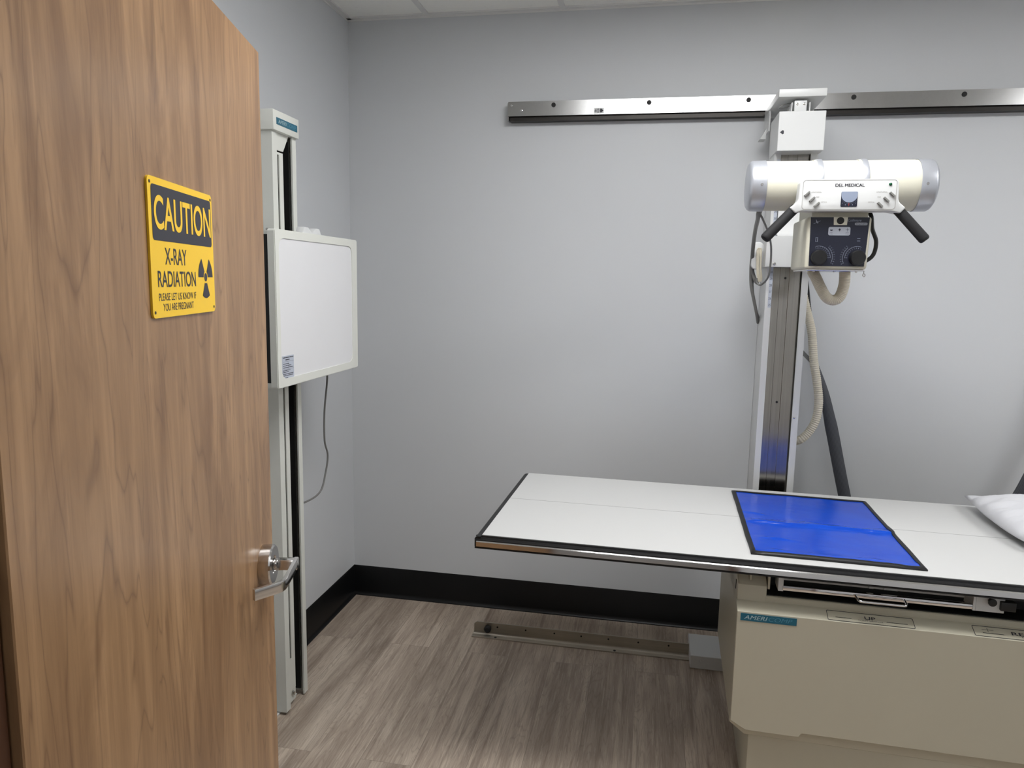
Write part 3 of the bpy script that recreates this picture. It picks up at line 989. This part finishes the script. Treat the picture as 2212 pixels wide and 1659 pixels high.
kp.flat(disc(1.968, 1.7605, 0.003, 12), yk)
stroke(kp, [(1.968, 1.765), (1.968, 1.755)], 0.0008, yk)
stroke(kp, [(1.990, 1.766), (1.990, 1.755)], 0.0008, yk)
stroke(kp, [(1.985, 1.7605), (1.995, 1.7605)], 0.0008, yk)
text(kp, 'Light', 1.940, 1.949, 1.7505, 1.7535, yk)
text(kp, '1 min', 1.940, 1.949, 1.7465, 1.749, yk)
text(kp, 'Laser', 1.986, 1.995, 1.7505, 1.7535, yk)
text(kp, '1 min', 1.986, 1.995, 1.7465, 1.749, yk)
obj('key_pad_print', kp, M['ink'], co, True)
obj('name_lettering', text(B(), 'Collimare', 1.990, 2.027, 1.7845, 1.792, yk, -0.008, 0.15), M['paleink'], co, True)
fp = B()
# star shaped mark in the upper left corner
stroke(fp, [(1.893, 1.7775), (1.912, 1.7865)], 0.0009, yk)
fp.flat([(1.8985, 1.7915), (1.9035, 1.7835), (1.9005, 1.7815)], yk)
fp.flat([(1.901, 1.7815), (1.9045, 1.7775), (1.9035, 1.7835)], yk)
fp.flat([(1.9035, 1.7838), (1.9085, 1.7795), (1.9045, 1.7815)], yk)
obj('star_emblem', fp, M['paleink'], co, True)
fp = B()
for x in (1.9025, 1.9075):
    stroke(fp, [(x, 1.737), (x, 1.725)], 0.0011, yk)
for z in (1.737, 1.725):
    stroke(fp, [(1.9015, z), (1.9085, z)], 0.0005, yk)
obj('field_mark', fp, M['paleink'], co, True)
fp = B()
for z in (1.7345, 1.7275):
    stroke(fp, [(2.0195, z), (2.0285, z)], 0.0011, yk)
obj('field_mark', fp, M['paleink'], co, True)
for s, kx in ((1, 1.9135), (-1, 2.0225)):
    fp = B()
    kz = 1.6775
    def pol(rd, a):
        return (kx + s * rd * math.cos(math.radians(a)), kz + rd * math.sin(math.radians(a)))
    stroke(fp, [pol(0.034, a) for a in range(-2, 112, 6)], 0.0007, yk)
    stroke(fp, [pol(0.040, a) for a in range(-25, 50, 6)], 0.0007, yk)
    for a in range(0, 112, 12):
        stroke(fp, [pol(0.031, a), pol(0.034, a)], 0.0005, yk)
        tx_, tz_ = pol(0.028, a)
        text(fp, '%d' % ((a // 12) % 8 + 1), tx_ - 0.0007, tx_ + 0.0007, tz_ - 0.001, tz_ + 0.001, yk)
    for a in range(-24, 50, 9):
        stroke(fp, [pol(0.040, a), pol(0.043, a)], 0.0005, yk)
        tx_, tz_ = pol(0.046, a)
        text(fp, '%d' % ((a + 24) // 9 + 8), tx_ - 0.0013, tx_ + 0.0013, tz_ - 0.001, tz_ + 0.001, yk)
    obj('dial_scale', fp, M['paleink'], co, True)
pl = B().flat(rrect(2.0095, 2.045, 1.7735, 1.7815, 0.0038), yk)
obj('name_pill', pl, M['padgrey'], co, True)
pt_ = B()
text(pt_, 'SmartLED', 2.0125, 2.042, 1.7752, 1.7798, yk - 0.0003)
obj('name_lettering', pt_, M['navy'], co, True)
for kx in (1.9135, 2.0225):
    kn = B().lathe([(0.0228, 0), (0.0228, 0.004), (0.0218, 0.020), (0.020, 0.023), (0, 0.023)], (kx, CY, 1.6775), (0, -1, 0), 36)
    obj('knob', kn, M['black'], co, True)
obj('mount_plate', B().box(1.884, 2.046, -0.942, -0.72, 1.6375, 1.643, 0.001, 1), M['satin'], co, True)
for x in (1.905, 1.965, 2.028):
    obj('screw', B().lathe([(0.004, 0), (0.004, 0.003), (0, 0.004)], (x, -0.935, 1.6375), (0, 0, -1), 12), M['satin'], co, True)
rgn = B().tube([(2.050, -0.935, 1.640), (2.050, -0.935, 1.632), (2.054, -0.935, 1.628), (2.052, -0.935, 1.622), (2.047, -0.935, 1.626), (2.050, -0.935, 1.633)], 0.0011, 8)
obj('hook', rgn, M['satin'], co, True)
bk = B().tube([(2.062, -0.80, 1.835), (2.080, -0.84, 1.815), (2.086, -0.85, 1.770), (2.100, -0.85, 1.732), (2.096, -0.85, 1.694), (2.078, -0.85, 1.674), (2.050, -0.85, 1.664)], 0.0062, 14)
obj('collimator_cable', bk, M['black'], xt, True)

# corrugated hoses and cables
h1 = obj('corrugated_hose', B().tube([(1.930, -0.80, 1.637), (1.937, -0.83, 1.615), (1.950, -0.845, 1.584), (1.968, -0.85, 1.556), (1.990, -0.85, 1.548), (2.008, -0.85, 1.562), (2.017, -0.85, 1.600), (2.016, -0.85, 1.637)], 0.0165, 18, 10, 0.028, 0.0045), M['hose'])
tag(recentre(h1, (1.98, -0.85, 1.54)), 'cream corrugated hose looped in a u under the collimator', 'hose')
h2 = obj('corrugated_hose', B().tube([(1.985, -0.13, 1.72), (2.012, -0.14, 1.62), (2.042, -0.155, 1.508), (2.066, -0.18, 1.41), (2.079, -0.20, 1.293), (2.096, -0.21, 1.205), (2.107, -0.215, 1.128), (2.101, -0.22, 1.056), (2.077, -0.22, 1.0), (2.046, -0.22, 0.966), (2.024, -0.20, 0.955), (2.00, -0.172, 0.948), (1.96, -0.168, 0.944)], 0.0165, 18, 10, 0.05, 0.0085), M['hose'])
tag(recentre(h2, (2.05, -0.2, 0.95)), 'long cream corrugated hose curving down behind the steel column', 'hose')

# dark cables beside the hose, running into the wide flat sleeve
cbm = B()
cbm.tube([(2.018, -0.10, 1.90), (2.030, -0.09, 1.72), (2.050, -0.09, 1.62), (2.071, -0.085, 1.50), (2.095, -0.085, 1.38), (2.112, -0.08, 1.26)], 0.0065, 10)
cbm.tube([(2.008, -0.085, 1.90), (2.021, -0.075, 1.72), (2.040, -0.075, 1.62), (2.060, -0.072, 1.50), (2.085, -0.07, 1.38), (2.106, -0.07, 1.26)], 0.006, 10)
cbl = obj('cable_bundle', cbm, M['black'])
tag(recentre(cbl, (2.1, -0.08, 1.26)), 'pair of black cables beside the long cream hose', 'cable')
def sleeve(path, widths, thick):
    P = smooth(path, 8)
    bm = bmesh.new()
    uv = bm.loops.layers.uv.new('UVMap')
    rings = []
    n = len(P)
    NS = 8
    for i, p in enumerate(P):
        tn = (P[min(i + 1, n - 1)] - P[max(i - 1, 0)]).normalized()
        side = tn.cross(Vector((0, 1, 0))).normalized()
        w = widths[0] + (widths[1] - widths[0]) * min(1.0, i / (n * 0.22))
        nn = side.cross(tn).normalized()
        rg = []
        for k in range(NS + 1):
            tt = -1 + 2 * k / NS
            rg.append(bm.verts.new(p + side * w / 2 * tt + nn * thick * (1 - tt * tt)))
        for k in range(NS - 1, 0, -1):
            tt = -1 + 2 * k / NS
            rg.append(bm.verts.new(p + side * w / 2 * tt - nn * thick * (1 - tt * tt)))
        rings.append(rg)
    K = len(rings[0])
    for a, (ra, rb_) in enumerate(zip(rings[:-1], rings[1:])):
        for k in range(K):
            fcs = bm.faces.new((ra[k], ra[(k + 1) % K], rb_[(k + 1) % K], rb_[k]))
            kk = (k, k + 1, k + 1, k)
            for lp_, q, row in zip(fcs.loops, kk, (a, a, a + 1, a + 1)):
                lp_[uv].uv = ((q if q <= NS else 2 * NS - q) / NS, row / n)
    bm.faces.new(rings[0])
    bm.faces.new(rings[-1][::-1])
    bmesh.ops.recalc_face_normals(bm, faces=bm.faces[:])
    b = B()
    b._join(bm)
    return b
slv = obj('cable_sleeve', sleeve([(2.109, -0.075, 1.275), (2.121, -0.09, 1.235), (2.150, -0.11, 1.145), (2.176, -0.12, 1.042), (2.200, -0.12, 0.95), (2.226, -0.12, 0.845), (2.255, -0.12, 0.733), (2.32, -0.12, 0.50), (2.45, -0.12, 0.27), (2.60, -0.12, 0.25), (2.75, -0.12, 0.42), (2.90, -0.12, 0.72), (2.955, -0.12, 0.86), (3.02, -0.12, 1.05), (3.10, -0.12, 1.40), (3.14, -0.11, 1.75)], (0.018, 0.050), 0.009), M['sleeve'])
tag(recentre(slv, (2.5, -0.12, 0.25)), 'wide charcoal ribbed cable sleeve sagging along the back wall behind the table', 'cable sleeve')

gc1 = B()
gc1.tube([(1.768, -0.815, 1.850), (1.752, -0.80, 1.830), (1.760, -0.72, 1.810), (1.779, -0.52, 1.785), (1.795, -0.36, 1.730), (1.804, -0.30, 1.655), (1.818, -0.30, 1.612), (1.829, -0.30, 1.598)], 0.0072, 12)
o = obj('grey_cable', gc1, M['cable'])
tag(recentre(o, (1.82, -0.3, 1.6)), 'thick grey cable hanging closest to the wall left of the column', 'cable', )
gc2 = B()
gc2.tube([(1.772, -0.795, 1.850), (1.760, -0.775, 1.825), (1.772, -0.75, 1.807), (1.809, -0.62, 1.776), (1.847, -0.46, 1.726), (1.852, -0.412, 1.630), (1.834, -0.36, 1.593), (1.820, -0.345, 1.600), (1.817, -0.345, 1.618)], 0.0036, 10)
o = obj('grey_cable', gc2, M['cable'])
tag(recentre(o, (1.83, -0.34, 1.59)), 'thin grey cable looping past the left black handle of the tube head', 'cable')
gc3 = B()
gc3.tube([(1.803, -0.285, 1.70), (1.802, -0.28, 1.655), (1.807, -0.28, 1.59), (1.822, -0.275, 1.53), (1.838, -0.26, 1.475), (1.850, -0.22, 1.44)], 0.0062, 12)
gc3.tube([(1.812, -0.275, 1.68), (1.811, -0.27, 1.63), (1.815, -0.27, 1.565), (1.832, -0.26, 1.50), (1.848, -0.23, 1.46)], 0.0055, 12)
o = obj('grey_cable', gc3, M['cable'])
tag(recentre(o, (1.84, -0.25, 1.44)), 'pair of grey cables bending in behind the column below the white hanger', 'cable')
wcl = B()
for k in range(3):
    dx = 0.0035 * k
    wcl.tube([(1.813 + dx, -0.338, 1.725), (1.818 + dx, -0.340, 1.732), (1.824 + dx * .8, -0.339, 1.722), (1.829 + dx * .4, -0.338, 1.66), (1.831 + dx, -0.336, 1.618), (1.826 + dx, -0.336, 1.606), (1.818 + dx, -0.337, 1.640), (1.813 + dx, -0.338, 1.725)], 0.0023, 8)
o = obj('white_cord', wcl, M['hose'])
tag(recentre(o, (1.82, -0.34, 1.6)), 'coil of thin pale cord hung on the white oval hanger left of the column', 'cord')

# ================================================================== TABLE
TA = -0.025
tb0 = Vector((0.938, -0.409, 0.0))
tl = thing('xray_table', 'white topped x-ray table on a beige cabinet base in the right foreground', 'table', tb0, TA)
# local: x along the table, y from the far edge (0) to the near edge (-0.785)
TL, TD, TT = 2.15, -0.785, 0.80
top = B()
top.box(0.014, TL, -0.3655, 0.0, 0.776, TT, 0.0006, 1)
top.box(0.014, TL, TD + 0.012, -0.3679, 0.776, TT, 0.0006, 1)
top.box(0.015, TL - 0.002, TD + 0.03, -0.01, 0.772, 0.790)
obj('table_top', top, M['lamin'], tl)
obj('seam', B().box(0.014, TL - 0.01, -0.3679, -0.3655, 0.785, 0.7999), M['grey'], tl)
ed = B()
ed.prism([(0.0135, 0.799), (0.0, 0.798), (-0.006, 0.792), (-0.006, 0.766), (0.0135, 0.766)], 'y', TD - 0.004, -0.010)
ed.prism([(TD + 0.012, 0.7985), (TD + 0.006, 0.7985), (TD + 0.005, 0.7945), (TD - 0.002, 0.7945), (TD - 0.004, 0.791), (TD - 0.008, 0.790), (TD - 0.009, 0.786), (TD - 0.004, 0.785), (TD - 0.004, 0.768), (TD - 0.010, 0.766), (TD - 0.010, 0.762), (TD + 0.02, 0.763)], 'x', -0.004, TL)
obj('edge_trim', ed, M['black'], tl)
obj('chrome_rail', B().prism([(TD - 0.0035, 0.7855), (TD - 0.0095, 0.7865), (TD - 0.0128, 0.7835), (TD - 0.0138, 0.7695), (TD - 0.010, 0.7670), (TD - 0.0035, 0.768)], 'x', 0.001, TL), M['chrome'], tl)
obj('far_edge_rail', B().box(0.0, TL, 0.0, 0.010, 0.766, 0.795, 0.002), M['black'], tl)
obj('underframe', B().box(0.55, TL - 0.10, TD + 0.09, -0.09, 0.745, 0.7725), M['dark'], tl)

# base cabinet
BX0, BX1, BYF, BYB = 0.793, 2.13, -0.745, -0.150
hs = B()
hs.prism([(BX0, 0.682), (BX0, 0.270), (BX0 + 0.045, 0.235), (BX1, 0.235), (BX1, 0.682)], 'y', BYF, BYB, 0.002, 1)
obj('cabinet', hs, M['ivory'], tl)
pn = B()
pn.box(BX0 + 0.058, BX1 - 0.05, BYF + 0.004, BYB + 0.03, 0.0, 0.235, 0.003)
obj('plinth', pn, M['ivory'], tl)
# front cover: bevelled top ledge, one bottom corner cut, short drop at the left
cvf = B()
cvf.prism([(BX0 - 0.002, 0.648), (BX0 - 0.002, 0.302), (BX0 + 0.042, 0.277), (BX0 + 0.192, 0.277), (BX0 + 0.200, 0.290), (BX1, 0.290), (BX1, 0.648)], 'y', BYF - 0.046, BYF + 0.004, 0.0015, 1)
cvf.prism([(BYF - 0.046, 0.6465), (BYF - 0.004, 0.664), (BYF + 0.01, 0.664), (BYF + 0.01, 0.6465)], 'x', BX0 - 0.002, BX1)
fcv = obj('front_cover', cvf, M['ivory'], tl)
# cheek beside the tray opening, sloping back under the top
ckx = B()
ckx.prism([(BYF - 0.001, 0.640), (BYF - 0.001, 0.712), (BYF + 0.055, 0.742), (BYF + 0.06, 0.760), (BYB, 0.760), (BYB, 0.640)], 'x', BX0, BX0 + 0.082, 0.0015, 1)
ckx.box(BX0 + 0.034, BX0 + 0.040, TD + 0.055, TD + 0.12, 0.702, 0.762)
ckx.box(BX0 + 0.085, BX0 + 0.091, TD + 0.045, TD + 0.12, 0.702, 0.762)
obj('side_cheek', ckx, M['ivory'], tl)
obj('cheek_slot', B().prism(rrect(-0.700, -0.688, 0.675, 0.705, 0.005), 'x', BX0 - 0.0012, BX0 + 0.001), M['dark'], tl)
obj('release_latch', B().box(BX0 + 0.040, BX0 + 0.056, TD + 0.06, TD + 0.10, 0.735, 0.75, 0.002).cyl((BX0 + 0.07, TD + 0.08, 0.748), (BX0 + 0.07, TD + 0.12, 0.748), 0.008, 14).cyl((BX0 + 0.037, TD + 0.052, 0.715), (BX0 + 0.037, TD + 0.060, 0.715), 0.004, 10), M['satin'], tl)
rc = B()
rc.box(BX0 + 0.082, BX1, BYF + 0.085, BYF + 0.092, 0.680, 0.768)
rc.box(BX0 + 0.082, BX1, BYF + 0.008, BYF + 0.088, 0.6815, 0.6845)
obj('tray_recess', rc, M['dark'], tl)
# cassette tray in the opening
ty0 = BYF - 0.014
tr = B()
tr.box(0.912, 0.918, ty0, BYF + 0.05, 0.692, 0.748)
tr.box(0.912, 1.431, BYF + 0.046, BYF + 0.050, 0.703, 0.710)
tr.box(0.918, 0.930, ty0, ty0 + 0.004, 0.738, 0.748).box(0.918, 0.926, ty0, ty0 + 0.004, 0.692, 0.738)
tr.box(1.425, 1.431, ty0, BYF + 0.05, 0.692, 0.748)
tr.box(1.412, 1.425, ty0, ty0 + 0.004, 0.738, 0.748)
SHIFT = Matrix.Translation((-0.008, 0.0, 0.016))
tro = obj('cassette_tray', tr.rot(SHIFT), M['white'], tl)
for x0_, x1_ in ((1.165, 1.178), (1.205, 1.243)):
    obj('clamp_block', B().box(x0_, x1_, BYF + 0.02, BYF + 0.046, 0.712, 0.730, 0.001, 1).rot(SHIFT), M['white'], tro)
obj('tray_bar', B().box(0.924, 1.424, ty0 - 0.002, ty0 + 0.014, 0.695, 0.709, 0.002).rot(SHIFT), M['chrome'], tro)
obj('tray_handle', B().tube([(1.120, ty0 + 0.004, 0.703), (1.121, ty0 - 0.020, 0.7015), (1.124, ty0 - 0.033, 0.7005), (1.134, ty0 - 0.038, 0.700), (1.180, ty0 - 0.038, 0.700), (1.236, ty0 - 0.038, 0.700), (1.246, ty0 - 0.033, 0.7005), (1.249, ty0 - 0.020, 0.7015), (1.250, ty0 + 0.004, 0.703)], 0.0035, 12, 6).rot(SHIFT), M['chrome'], tro)
lk = B()
lk.prism([(1.433, 0.690), (1.433, 0.748), (1.478, 0.748), (1.505, 0.735), (1.505, 0.690)], 'y', ty0 + 0.004, BYF + 0.05, 0.001, 1)
obj('tray_lock', lk.rot(SHIFT), M['white'], tl)
kb = B().cyl((1.468, ty0 + 0.004, 0.724), (1.468, ty0 - 0.008, 0.724), 0.006, 14).cyl((1.468, ty0 - 0.008, 0.724), (1.468, ty0 - 0.014, 0.724), 0.011, 18, None, 0.002)
kb.box(1.492, 1.530, ty0 - 0.006, ty0 + 0.02, 0.700, 0.726, 0.002)
obj('lock_knob', kb.rot(SHIFT), M['black'], tl)
# printed plates on the cover
yc = BYF - 0.0466
npx0 = BX0 + 0.008
npo = obj('nameplate', B().box(npx0, npx0 + 0.155, yc - 0.0006, yc + 0.001, 0.6205, 0.6425), M['teal'], fcv)
nl = B()
text(nl, 'AMERI', npx0 + 0.010, npx0 + 0.075, 0.626, 0.638, yc - 0.0010, 0.0, 0.25)
obj('name_lettering', nl, M['platetxt'], fcv)
nl = B()
text(nl, 'COMP', npx0 + 0.078, npx0 + 0.143, 0.626, 0.638, yc - 0.0010, -0.006, 0.25)
obj('name_lettering', nl, M['platedim'], fcv)
# plates lying on the bevelled ledge: built facing -Y, then laid on the slope
slope = Matrix.Translation((-0.02, BYF - 0.025, 0.65525)) @ Matrix.Rotation(-math.radians(67.4), 4, 'X')
for x0_, x1_, ttx, sub, mark in ((1.060, 1.290, 'UP', 'FOOT SWITCH', False), (1.440, 1.740, 'RELEASE', 'FOOT SWITCH', True)):
    b = B()
    frame_mesh(b, rrect(x0_, x1_, -0.0185, 0.0185, 0.004), rrect(x0_ + 0.0014, x1_ - 0.0014, -0.0171, 0.0171, 0.003), -0.0009, -0.0003)
    xm = (x0_ + x1_) / 2
    w = 0.0145 if ttx == 'UP' else 0.055
    text(b, ttx, xm - w, xm + w, -0.0045, 0.0075, -0.0009, 0.012)
    text(b, sub, xm - 0.032, xm + 0.032, -0.0105, -0.0065, -0.0009)
    stroke(b, [(x0_ + 0.022, -0.0055), (xm - 0.05 if ttx == 'UP' else xm - 0.075, -0.0055)], 0.0016, -0.0009)
    stroke(b, [(xm + 0.042 if ttx == 'UP' else xm + 0.075, -0.0055), (x1_ - 0.018, -0.0055)], 0.0016, -0.0009)
    if mark:
        stroke(b, [(x0_ + 0.022, 0.006), (x0_ + 0.052, 0.006)], 0.0012, -0.0009)
        stroke(b, [(x0_ + 0.037, 0.012), (x0_ + 0.037, -0.002)], 0.0012, -0.0009)
    b.rot(slope)
    obj('pedal_marking', b, M['ink'], fcv)

# ------------------------------------------------------------------ blue mat on the table
mt = thing('lead_blanket', 'square blue vinyl protective blanket with black binding lying on the table', 'blanket', (1.99, -0.83, TT))
Q = [Vector((1.757, -0.483)), Vector((2.234, -0.509)), Vector((2.222, -1.178)), Vector((1.745, -1.160))]   # far left, far right, near right, near left
def mpos(u, v):
    p = Q[0].lerp(Q[1], u).lerp(Q[3].lerp(Q[2], u), v)
    return p
def mheight(u, v):
    z = 0.0045
    # a folded-over band across the middle: rises towards the near side, then drops
    v1 = 0.480 + 0.014 * math.sin(9 * u + 1.4) + 0.008 * mnoise.noise(Vector((u * 7, 0.4, 9.0)))
    v2 = 0.548 + 0.008 * math.sin(7 * u) + 0.007 * mnoise.noise(Vector((u * 8, 3.4, 2.0)))
    side = min(1.0, max(0.0, (u - 0.01) / 0.08), max(0.0, (1.03 - u) / 0.07))
    if v1 < v < v2:
        z += 0.0085 * side * (v - v1) / (v2 - v1)
    elif v >= v2:
        z += 0.0085 * side * math.exp(-((v - v2) / 0.008) ** 2)
    # small ruck near the left and along the near edge
    z += 0.005 * math.exp(-((v - 0.385 - 0.18 * u) / 0.012) ** 2) * math.exp(-((u - 0.09) / 0.08) ** 2)
    z += 0.005 * math.exp(-((v - 0.765 - 0.05 * u) / 0.012) ** 2) * math.exp(-((u - 0.21) / 0.09) ** 2)
    z += 0.008 * math.exp(-((v - 0.955) / 0.03) ** 2) * (0.5 + 0.5 * mnoise.noise(Vector((u * 9, v * 14, 2.0))))
    z += 0.002 * mnoise.noise(Vector((u * 5, v * 6, 0.3)))
    return max(z, 0.002)
bm = bmesh.new()
NU, NV = 60, 150
gv = [[None] * (NV + 1) for _ in range(NU + 1)]
for i in range(NU + 1):
    for j in range(NV + 1):
        u, v = 0.012 + 0.976 * i / NU, 0.012 + 0.976 * j / NV
        p = mpos(u, v)
        gv[i][j] = bm.verts.new((p.x, p.y, TT + mheight(u, v)))
for i in range(NU):
    for j in range(NV):
        bm.faces.new((gv[i][j], gv[i][j + 1], gv[i + 1][j + 1], gv[i + 1][j]))
ret = bmesh.ops.extrude_face_region(bm, geom=bm.faces[:])
for g in ret['geom']:
    if isinstance(g, bmesh.types.BMVert):
        g.co.z = TT + 0.0006
bmesh.ops.recalc_face_normals(bm, faces=bm.faces[:])
b = B()
b._join(bm)
obj('blanket_panel', b, M['bluemat'], mt, True, 60)
bi = B()
bm = bmesh.new()
rings = []
loop = [(k / 20, 0.0) for k in range(20)] + [(1.0, k / 24) for k in range(24)] + [(1 - k / 20, 1.0) for k in range(20)] + [(0.0, 1 - k / 24) for k in range(24)]
for (u, v) in loop:
    du, dv = 0.030, 0.024
    uo = u; vo = v
    ui = min(max(u, du), 1 - du); vi = min(max(v, dv), 1 - dv)
    bul = 0.006 * math.exp(-((v - 0.485) / 0.035) ** 2) * (1 if u > 0.99 else 0)
    po, pi_ = mpos(uo, vo), mpos(ui, vi)
    po = po + Vector((bul + 0.0015 * mnoise.noise(Vector((u * 6, v * 6, 0))), 0.0015 * mnoise.noise(Vector((u * 6, v * 6, 5)))))
    mid = po.lerp(pi_, 0.5)
    zz = TT + 0.0008
    h = mheight(ui, vi) + 0.0025
    rings.append([bm.verts.new((po.x, po.y, zz)), bm.verts.new((po.x, po.y, TT + 0.005)), bm.verts.new((mid.x, mid.y, TT + max(0.0085, h + 0.001))), bm.verts.new((pi_.x, pi_.y, TT + h)), bm.verts.new((pi_.x, pi_.y, zz))])
n = len(rings)
for i in range(n):
    a, c = rings[i], rings[(i + 1) % n]
    for k in range(5):
        bm.faces.new((a[k], a[(k + 1) % 5], c[(k + 1) % 5], c[k]))
bmesh.ops.recalc_face_normals(bm, faces=bm.faces[:])
bi._join(bm)
obj('binding', bi, M['black'], mt, True, 60)

# ------------------------------------------------------------------ pillow
pw = thing('pillow', 'plump white pillow at the right end of the table', 'pillow', (2.86, -0.72, TT), 0.0)
bm = bmesh.new()
N = 48
LX, LY, HT = 0.285, 0.232, 0.062
top_v, bot_v = {}, {}
def pillow_pt(i, j, s):
    u, v = -1 + 2 * i / N, -1 + 2 * j / N
    e = (1 - abs(u) ** 2.4) * (1 - abs(v) ** 2.4)
    pin = 0.07
    x = LX * u * (1 + (0.06 if u < 0 else -pin) * (1 - v * v))
    y = LY * v * (1 - pin * (1 - u * u))
    rim = max(abs(u), abs(v))
    cz = 0.042
    flatc = min(1.0, 2.2 * (max(0, -u) * max(0, v)) ** 3)
    w = 0.012 * mnoise.noise(Vector((u * 2.6, v * 2.6, 3.1 * s))) + 0.006 * mnoise.noise(Vector((u * 6, v * 6, 8.1 * s)))
    # folds gathered at the left seam and fanning out into the case
    fold = math.exp(-((u + 0.85) / 0.30) ** 2) * (0.010 * mnoise.noise(Vector((u * 3, v * 11 + 4 * u, 1.7))) + 0.006 * math.sin(v * 16 + u * 9))
    w += fold
    z = cz + s * (HT if s > 0 else 0.042) * max(e, 0) ** 0.42 * (1 - 0.55 * flatc) + (w * max(e, 0) ** 0.3 if s > 0 else 0)
    # raised free corner towards the far left, drooping near-left edge
    corner = max(0, -u) ** 4 * max(0, v) ** 4
    z += 0.004 * corner
    edge = max(0, -u) ** 6 * (1 - corner)
    z -= 0.012 * max(0, -u) ** 6 * max(0, -v)
    x -= 0.004 * corner
    y += 0.004 * corner
    return Vector((x, y, max(z, 0.0008)))
vt = [[None] * (N + 1) for _ in range(N + 1)]
vb = [[None] * (N + 1) for _ in range(N + 1)]
for i in range(N + 1):
    for j in range(N + 1):
        vt[i][j] = bm.verts.new(pillow_pt(i, j, 1))
        vb[i][j] = vt[i][j] if i in (0, N) or j in (0, N) else bm.verts.new(pillow_pt(i, j, -1))
for i in range(N):
    for j in range(N):
        bm.faces.new((vt[i][j], vt[i + 1][j], vt[i + 1][j + 1], vt[i][j + 1]))
        try:
            bm.faces.new((vb[i][j], vb[i][j + 1], vb[i + 1][j + 1], vb[i + 1][j]))
        except ValueError:
            pass
bmesh.ops.recalc_face_normals(bm, faces=bm.faces[:])
b = B()
b._join(bm)
obj('pillow_case', b, M['pillow'], pw, False, 180)

# ------------------------------------------------------------------ labels of parts that look different from their thing
PART_LABELS = {'handle': 'black foam covered handle', 'end_cap': 'silver end cap', 'strap': 'silver strap around the tube', 'chrome_rail': 'chrome rail along the near edge',
               'collimator_fascia': 'dark navy fascia with white markings', 'knob': 'black round knob', 'nameplate': 'teal nameplate', 'front_panel': 'white sheet in the front frame',
               'black_channel': 'black channel beside the guide strip', 'header_band': 'black band with yellow word', 'binding': 'black fabric binding', 'steel_core': 'brushed steel face of the column',
               'tray_handle': 'bent chrome wire handle', 'lock_knob': 'black knob', 'stop_knob': 'black rubber stop', 'edge_trim': 'black rubber edge trim', 'indicator_lamp': 'small green lamp',
               'sticker': 'grey printed sticker', 'collimator_cable': 'black cable curving beside the collimator'}
for o in COL.objects:
    if o.parent is not None:
        k = o.name.split('.')[0]
        if k in PART_LABELS:
            o['label'] = PART_LABELS[k]
